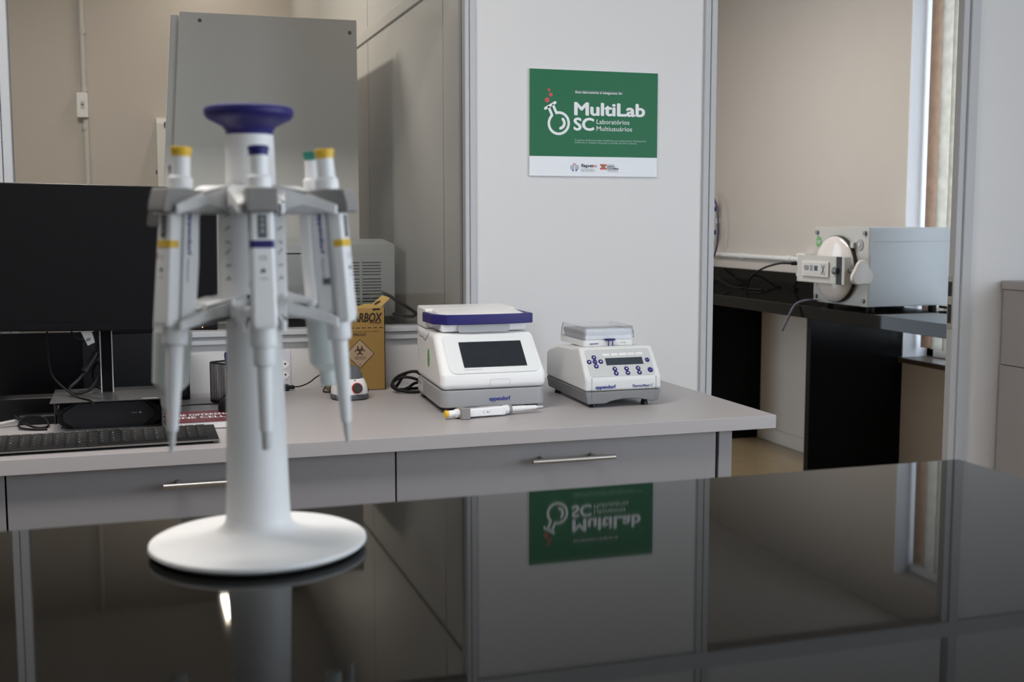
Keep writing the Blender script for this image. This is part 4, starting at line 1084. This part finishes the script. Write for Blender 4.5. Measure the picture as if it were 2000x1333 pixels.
fin(BX(0.006, 0.262, -0.006, 0.001, 0.045, 0.207, b=0.002), 'front_door', MT['machine2'], ma)
fin(BX(0.004, 0.264, -0.0012, 0.001, 0.2085, 0.2125), 'slot', MT['black'], ma)
fin(BX(0.270, MW - 0.002, -0.0006, 0.001, 0.2050, 0.2062), 'seam', MT['machine2'], ma)
bm = B()
i = 0
z = 0.1825
for grp in (5, 6, 3):
    for k in range(grp):
        for a, b in ((0.298, 0.3345), (0.3415, 0.398)):
            prism(bm, rrect(a, b, z - 0.0016, z + 0.0016, 0.0015, 3), -0.0005, 0.0006, plane((0, 0, 0), (1, 0, 0), (0, 0, 1)))
        z -= 0.0088
    z -= 0.0038
fin(bm, 'vent_slots', MT['dark_gap'], ma, smooth=False)
tag(fin(tube(B(), [(0.700, 3.39, 1.035), (0.702, 3.30, 1.030), (0.703, 3.22, 1.022), (0.728, 3.20, 1.006), (0.7495, 3.195, 0.990), (0.7515, 3.195, 0.983), (0.742, 3.21, 0.978), (0.735, 3.28, 0.975), (0.732, 3.39, 0.972)], 0.0045), 'machine_cable', MT['cable_brown']), 'dark brown cable looping from the pale machine behind the glass', 'cable')
cg = thing('sheet_metal_cabinet', 'tall plain grey metal cabinet with corner screws standing behind the glass', 'cabinet', (0.157, 3.55, 0.940))
CGP = plane((0, 0, 0), (1, 0, 0), (0, 0, 1))
fin(prism(B(), [(-0.060, 0.02), (0.507, 0.02), (0.507, 0.8955), (0.0, 0.8955)], -0.016, 0.0, CGP, b=0.002), 'front_panel', MT['cabgrey'], cg)
fin(prism(B(), [(-0.084, 0.0), (0.30, 0.0), (0.30, 0.889), (-0.024, 0.889)], -0.045, -0.018, CGP, b=0.002), 'side_sheet', MT['cabgrey'], cg)
fin(BX(0.0, 0.503, 0.045, 0.62, 0.0, 0.889, b=0.002), 'body', MT['cabgrey'], cg)
for x, z in ((0.0557, 0.8726), (0.486, 0.858)):
    fin(lathe(B(), [(0.0055, 0), (0.0048, 0.002), (0, 0.0024)], 16, plane((x, 0, z), (1, 0, 0), (0, 0, 1))), 'screw', MT['plate'], cg)
di = thing('towel_dispenser', 'narrow white dispenser with a rounded top beside the tall grey cabinet', 'dispenser', (0.1350, 5.80, 1.30))
bm = B()
prism(bm, [(-0.105, 0), (-0.105, 0.385), (-0.095, 0.402), (-0.070, 0.412), (-0.02, 0.414), (0.0405, 0.408), (0.0405, 0)], 0, 0.115, YZ, b=0.006)
fin(bm, 'shell', MT['wall_white'], di)
fin(prism(B(), ell(-0.0, 0.0, 0.006, 0.016, 16), 0, 0.001, plane((0.040, -0.1062, 0.376), (1, 0, 0), (0, 0, 1))), 'lock', MT['dgrey'], di)
fin(BX(-0.006, 0.001, -0.06, -0.052, 0.155, 0.172), 'latch', MT['black'], di)
cd = thing('light_switch', 'white surface-mounted switch box on the conduit of the beige wall behind the glass', 'switch', (-0.1815, 5.84, 1.766))
fin(BX(-0.0245, 0.0245, -0.045, 0, -0.056, 0.056, b=0.003), 'switch_box', MT['white'], cd)
fin(prism(B(), rrect(-0.0075, 0.0095, -0.019, 0.018, 0.007, 4), 0, 0.0015, plane((0, -0.045, 0), (1, 0, 0), (0, 0, 1))), 'rocker', MT['lgrey'], cd)
fin(BX(-0.006, 0.007, -0.0475, -0.045, -0.001, 0.004), 'rocker_gap', MT['dark_gap'], cd)
co = thing('conduit', 'thin pale conduit pipe running up and down the beige wall behind the glass', 'conduit', (-0.170, 5.84, 0))
bm = cyl(B(), (0, -0.013, 0.0), (0, -0.013, 1.708), 0.0125, n=18); cyl(bm, (-0.004, -0.013, 1.824), (-0.004, -0.013, CEIL), 0.0125, n=18)
fin(bm, 'pipe', MT['conduit'], co)
for z in (1.67, 2.10, 1.84):
    fin(cyl(B(), (-0.002, -0.013, z - 0.012), (-0.002, -0.013, z + 0.012), 0.0155, n=18), 'coupling', MT['conduit'], co)
# lamps of that room
lf = thing('ceiling_lamp', 'ceiling lamp in the glazed room seen only as a reflection in the island top', 'lamp', (0.38, 5.46, 2.55))
fin(BX(-0.03, 0.03, -0.24, 0.24, 0.0, 0.07, b=0.004), 'housing', MT['white'], lf)
bm = B()
for k in range(7): box(bm, -0.022, 0.022, -0.20 + k * 0.055, -0.175 + k * 0.055, -0.006, 0.001)
fin(bm, 'diffuser', MT['lamp'], lf, smooth=False)

# ------------------------------------------------------------------ room beyond the doorway
ZF = 0.855
fb = thing('granite_bench', 'long black granite bench with apron along the wall beyond the doorway', 'bench', (0, 0, 0))
fin(BX(2.898, 3.409, 2.95, 6.9, ZF - 0.055, ZF, b=0.002), 'worktop', MT['granite'], fb)
for y, d in ((4.635, 0.035), (5.925, 0.035), (3.05, 0.035)):
    fin(BX(2.918, 3.4095, y, y + d, 0, ZF - 0.055, b=0.001), 'support_panel', MT['blacklam'], fb)
tag(fin(BX(3.392, 3.4095, 4.77, 6.9, ZF, 0.955, b=0.001), 'backsplash', MT['granite']), 'black granite backsplash strip on the wall above the long granite bench', 'backsplash')
pp = thing('wall_conduit', 'white pipe with a junction box running along the wall above the granite bench', 'conduit', (3.395, 5.5, 1.031))
fin(cyl(B(), (0, -0.03, 0), (0, 1.45, 0), 0.0145, n=18), 'pipe', MT['wall_white'], pp)
for y in (0.62, 0.1): fin(cyl(B(), (0, y, 0), (0, y + 0.04, 0), 0.018, n=18), 'clamp', MT['wall_white'], pp)
bm = BX(-0.045, 0.014, -0.10, -0.02, -0.085, 0.035, b=0.004)
jb = fin(bm, 'junction_box', MT['white'], pp)
fin(lathe(B(), [(0.014, 0), (0.012, 0.01), (0, 0.011)], 18, plane((-0.045, -0.075, -0.02), (0, -1, 0), (0, 0, 1))), 'socket_cap', MT['white'], jb)
kc = thing('appliance_cable', 'black cable with a plug arching from the junction box to the granite bench', 'cable', (3.35, 5.45, ZF))
fin(cyl(B(), (-0.001, 0.0, 0.158), (-0.040, 0.015, 0.158), 0.011, 0.009, 16), 'plug', MT['black'], kc)
fin(tube(B(), [(-0.035, 0.014, 0.158), (-0.07, 0.08, 0.156), (-0.10, 0.20, 0.125), (-0.115, 0.30, 0.075), (-0.11, 0.34, 0.03), (-0.10, 0.34, 0.008), (-0.07, 0.25, 0.006)], 0.0055), 'cord', MT['cable_dark'], kc)
tag(fin(tube(B(), [(3.30, 6.62, ZF + 0.13), (3.25, 6.55, ZF + 0.06), (3.20, 6.45, ZF + 0.008), (3.22, 6.3, ZF + 0.05), (3.24, 6.15, ZF + 0.045), (3.25, 6.0, ZF + 0.008), (3.27, 5.9, ZF + 0.005)], 0.005), 'loose_hose', MT['dgrey'] if False else MT['cable_dark']), 'loose dark hose lying along the back of the granite bench', 'hose')
wf = thing('filter_tube', 'white wall-hung filter tube with dark blue bands at the left edge of the doorway', 'filter', (3.36, 6.462, 1.10))
fin(lathe(B(), [(0, 0.0), (0.02, 0.005), (0.026, 0.03), (0.026, 0.245), (0.015, 0.26), (0, 0.26)], 20), 'tube_body', MT['white'], wf)
for z in (0.205, 0.065): fin(lathe(B(), [(0.0275, z - 0.014), (0.0275, z + 0.014)], 20), 'band', MT['blueprint'], wf)
fin(BX(-0.01, 0.05, -0.012, 0.012, 0.12, 0.15), 'wall_clip', MT['white'], wf)
tag(fin(tube(B(), [(3.36, 6.50, 1.40), (3.35, 6.42, 1.375), (3.345, 6.365, 1.30), (3.345, 6.345, 1.20), (3.345, 6.355, 1.10), (3.35, 6.40, 1.03), (3.355, 6.48, 0.99)], 0.0055), 'blue_hose', MT['cable_blue']), 'dark blue hose bowed beside the white filter tube in the doorway', 'hose')

# ---- autoclave
ac = thing('autoclave', 'grey boxy autoclave with a round white door and lock bar on the granite bench', 'autoclave', (2.9830, 4.7190, ZF), (0, 0, R(-88.6)))
AW, AH, AD = 0.402, 0.340, 0.424
AZ = 0.016
fin(BX(0.002, AW - 0.002, 0.004, AD, AZ, AZ + AH - 0.001, b=0.003), 'body', MT['ac_body'], ac)
AP = plane((0, 0, 0), (1, 0, 0), (0, 0, 1))
fin(BX(0, AW, -0.004, 0.005, AZ, AZ + AH, b=0.002), 'face_plate', MT['ac_face'], ac)
for x in (0.05, AW - 0.05):
    for y in (0.05, AD - 0.05): fin(cyl(B(), (x, y, 0), (x, y, AZ + 0.001), 0.018, n=18), 'foot', MT['rubber'], ac)
cxd, czd = 0.185, AZ + 0.155
fin(lathe(B(), [(0.148, 0.004), (0.148, 0.020), (0.140, 0.022), (0, 0.022)], 56, M.Translation((cxd, 0, czd)) @ AP), 'door_gasket', MT['rubber'], ac)
fin(lathe(B(), [(0.143, 0.018), (0.145, 0.024), (0.138, 0.033), (0.115, 0.042), (0.08, 0.0485), (0.04, 0.052), (0, 0.053)], 56, M.Translation((cxd, 0, czd)) @ AP), 'door_dome', MT['ac_white'], ac)
lb = fin(BX(-0.02, 0.345, -0.082, -0.048, czd - 0.062, czd + 0.058, b=0.003), 'lock_bar', MT['ac_face'], ac)
fin(BX(0.03, 0.235, -0.090, -0.080, czd - 0.034, czd + 0.034, b=0.003), 'label_panel', MT['ac_white'], lb)
fin(BX(0.040, 0.222, -0.0912, -0.089, czd - 0.024, czd + 0.026), 'label_field', MT['lgrey'], lb)
LP_ = plane((0, -0.0913, 0), (1, 0, 0), (0, 0, 1))
bm = text('FLEX', 0.055, 0.092, 0.020, czd - 0.006, LP_, 0.0004, bold=0.03)
text('X', 0.186, 0.214, 0.044, czd - 0.022, LP_, 0.0006, bold=0.01, bm=bm)
prism(bm, [(0.132, czd - 0.008), (0.158, czd - 0.008), (0.158, czd + 0.014), (0.132, czd + 0.014)], 0, 0.0005, LP_)
fin(bm, 'label_print', MT['darkprint'], lb, smooth=False)
fin(prism(B(), [(0.100, czd - 0.010), (0.120, czd - 0.010), (0.120, czd + 0.016), (0.100, czd + 0.016)], 0, 0.0005, LP_), 'label_mark', MT['greyprint'], lb, smooth=False)
fin(BX(0.285, 0.325, -0.0835, -0.078, czd - 0.062, czd + 0.058, b=0.001), 'bar_slot', MT['black'], lb)
fin(lathe(B(), [(0.018, 0), (0.018, 0.03), (0.012, 0.032), (0, 0.032)], 24, plane((0.300, -0.078, czd - 0.003), (0, -1, 0), (0, 0, 1))), 'pivot', MT['knobgrey'], lb)
lobes = []
for k in range(60):
    t = 2 * PI * k / 60
    r = 0.052 + 0.008 * math.cos(3 * (t - PI / 2))
    lobes.append((r * math.cos(t), r * math.sin(t)))
kn = fin(prism(B(), lobes, 0, 0.02, plane((0.404, -0.045, czd - 0.012), (-0.10, 1, 0), (0, 0, 1)), b=0.006, seg=3), 'wing_knob', MT['ac_white'], ac)
fin(cyl(B(), (0.335, -0.060, czd), (0.408, -0.045, czd - 0.006), 0.009, n=16), 'spindle', MT['knobgrey'], ac)
for x, z in ((0.022, AZ + AH - 0.025), (AW - 0.024, AZ + AH - 0.025), (0.022, AZ + 0.025), (AW - 0.024, AZ + 0.025)):
    fin(lathe(B(), [(0.010, 0.004), (0.009, 0.012), (0, 0.014)], 18, M.Translation((x, 0, z)) @ AP), 'screw', MT['knobgrey'], ac)
gz = AZ + AH - 0.075
fin(lathe(B(), [(0.024, 0.003), (0.024, 0.007), (0, 0.008)], 30, M.Translation((0.342, 0, gz)) @ AP), 'round_badge', MT['grey'], ac)
fin(lathe(B(), [(0.008, 0.007), (0.008, 0.010), (0, 0.010)], 20, M.Translation((0.342, 0, gz)) @ AP), 'badge_mark', MT['lgrey'], ac)
sk = fin(lathe(B(), [(0.024, 0.0035), (0.024, 0.0048), (0, 0.0048)], 30, M.Translation((0.034, 0, AZ + AH - 0.068)) @ AP), 'round_sticker', MT['sticker'], ac); sk['label'] = 'green round sticker'
fin(text('127', 0.016, 0.052, 0.014, AZ + AH - 0.074, AP, 0.0055, bold=0.02), 'sticker_lettering', MT['whiteprint'], sk, smooth=False)
fin(BX(0.290, 0.315, -0.02, 0.0, AZ + 0.250, AZ + 0.275, b=0.003), 'hinge_block', MT['ac_face'], ac)
bm = B()
box(bm, AW - 0.0025, AW - 0.0008, 0.02, AD - 0.01, AZ + AH - 0.062, AZ + AH - 0.060)
box(bm, AW - 0.0025, AW - 0.0008, 0.0055, 0.0075, AZ + 0.04, AZ + 0.22)
fin(bm, 'panel_seam', MT['grey'], ac, smooth=False)
tag(fin(tube(B(), [(2.978, 4.690, ZF + 0.020), (2.935, 4.70, ZF + 0.022), (2.892, 4.72, ZF + 0.006), (2.868, 4.73, ZF - 0.035), (2.850, 4.74, ZF - 0.085), (2.838, 4.75, ZF - 0.12)], 0.0055), 'drain_hose', MT['clearhose']), 'thin clear violet hose hanging from the autoclave over the bench edge', 'hose')
tag(fin(tube(B(), [(3.345, 4.300, ZF + 0.012), (3.35, 4.25, ZF + 0.010), (3.36, 4.20, ZF + 0.006), (3.375, 4.12, ZF + 0.006)], 0.006), 'rear_hose', MT['cable_dark']), 'short black hose at the rear right corner of the autoclave', 'hose')

# ------------------------------------------------------------------ grey cabinet at the right edge
rc = thing('side_cabinet', 'taupe grey low cabinet with an overhanging top at the right photo edge', 'cabinet', (2.314, 2.712, 0))
fin(BX(0.0, 0.62, -0.42, 0.0, 1.053, 1.0765, b=0.002), 'top', MT['sidecab'], rc)
fin(BX(0.006, 0.62, -0.41, 0.0, 0.842, 1.0525, b=0.001), 'upper_panel', MT['sidecab'], rc)
fin(BX(0.004, 0.62, -0.415, 0.0, 0.0, 0.840, b=0.001), 'lower_panel', MT['sidecab'], rc)

# ------------------------------------------------------------------ windows of the main lab (behind the camera) and daylight
def area(name, loc, rot, sx, sy, power, col):
    l = bpy.data.lights.new(name, 'AREA'); l.shape = 'RECTANGLE'; l.size = sx; l.size_y = sy
    l.energy = power; l.color = col
    o = bpy.data.objects.new(name, l); o.location = loc; o.rotation_euler = rot; COL.objects.link(o)
    return o
area('window_daylight_back', (2.85, -2.58, 1.50), (R(90), 0, 0), 0.95, 1.3, 23, (0.82, 0.90, 1.0))
area('window_daylight_side', (3.42, -0.55, 1.55), (0, R(90), 0), 1.3, 2.7, 28, (0.82, 0.90, 1.0))
area('ceiling_light_lab', (-0.3, 1.45, 2.60), (0, 0, 0), 1.2, 0.3, 35, (1.0, 0.95, 0.90))
area('ceiling_light_glazed_room', (0.38, 5.46, 2.535), (0, 0, 0), 0.04, 0.36, 2.0, (1.0, 0.90, 0.78))
area('ceiling_light_glazed_room_mid', (-0.2, 4.2, 2.58), (0, 0, 0), 0.12, 0.6, 19, (1.0, 0.93, 0.85))
area('fill_light_glazed_room_left', (-1.7, 3.2, 2.58), (0, 0, 0), 0.3, 0.3, 10, (1.0, 0.93, 0.85))  # added fill lamp, brightens the cabinet front; no fixture known here
area('fill_light_next_room', (2.0, 4.9, 2.58), (0, 0, 0), 0.4, 1.2, 29, (1.0, 0.95, 0.90))  # added fill to brighten the wall and autoclave; no lit ceiling lamp here
area('window_daylight_next_room', (3.66, 3.96, 1.5), (0, R(90), 0), 1.75, 1.3, 13, (0.74, 0.86, 1.0))

wd = bpy.data.worlds.new('sky'); SC.world = wd; wd.use_nodes = True
nt = wd.node_tree
bg = nt.nodes['Background']; bg.inputs[0].default_value = (0.75, 0.87, 1.0, 1); bg.inputs[1].default_value = 4.0

# ------------------------------------------------------------------ camera
cam = bpy.data.cameras.new('camera'); co_ = bpy.data.objects.new('camera', cam); COL.objects.link(co_)
cam.sensor_fit = 'HORIZONTAL'; cam.sensor_width = 36.0
cam.lens = 36.0 * 2305.48 / 2000.0
yaw, pitch, roll = 0.312807556, -0.103579818, -0.000648906
fw_ = V((math.sin(yaw) * math.cos(pitch), math.cos(yaw) * math.cos(pitch), math.sin(pitch)))
r_ = V((math.cos(yaw), -math.sin(yaw), 0)); u_ = r_.cross(fw_)
r2 = r_ * math.cos(roll) + u_ * math.sin(roll); u2 = -r_ * math.sin(roll) + u_ * math.cos(roll)
m3 = M((r2, u2, -fw_)).transposed()
co_.matrix_world = M.Translation((0, 0, 1.25)) @ m3.to_4x4()
cam.clip_start = 0.05
cam.dof.use_dof = True; cam.dof.focus_distance = 2.42; cam.dof.aperture_fstop = 8.8
SC.camera = co_

SC.view_settings.view_transform = 'Standard'; SC.view_settings.look = 'None'
SC.view_settings.exposure = 0.0; SC.view_settings.gamma = 1.0
SC.view_settings.use_curve_mapping = False
SC.cycles.max_bounces = 10; SC.cycles.diffuse_bounces = 5; SC.cycles.glossy_bounces = 5; SC.cycles.transparent_max_bounces = 16
SC.cycles.caustics_reflective = False; SC.cycles.caustics_refractive = False
SC.cycles.sample_clamp_indirect = 4.0
SC.cycles.use_denoising = True
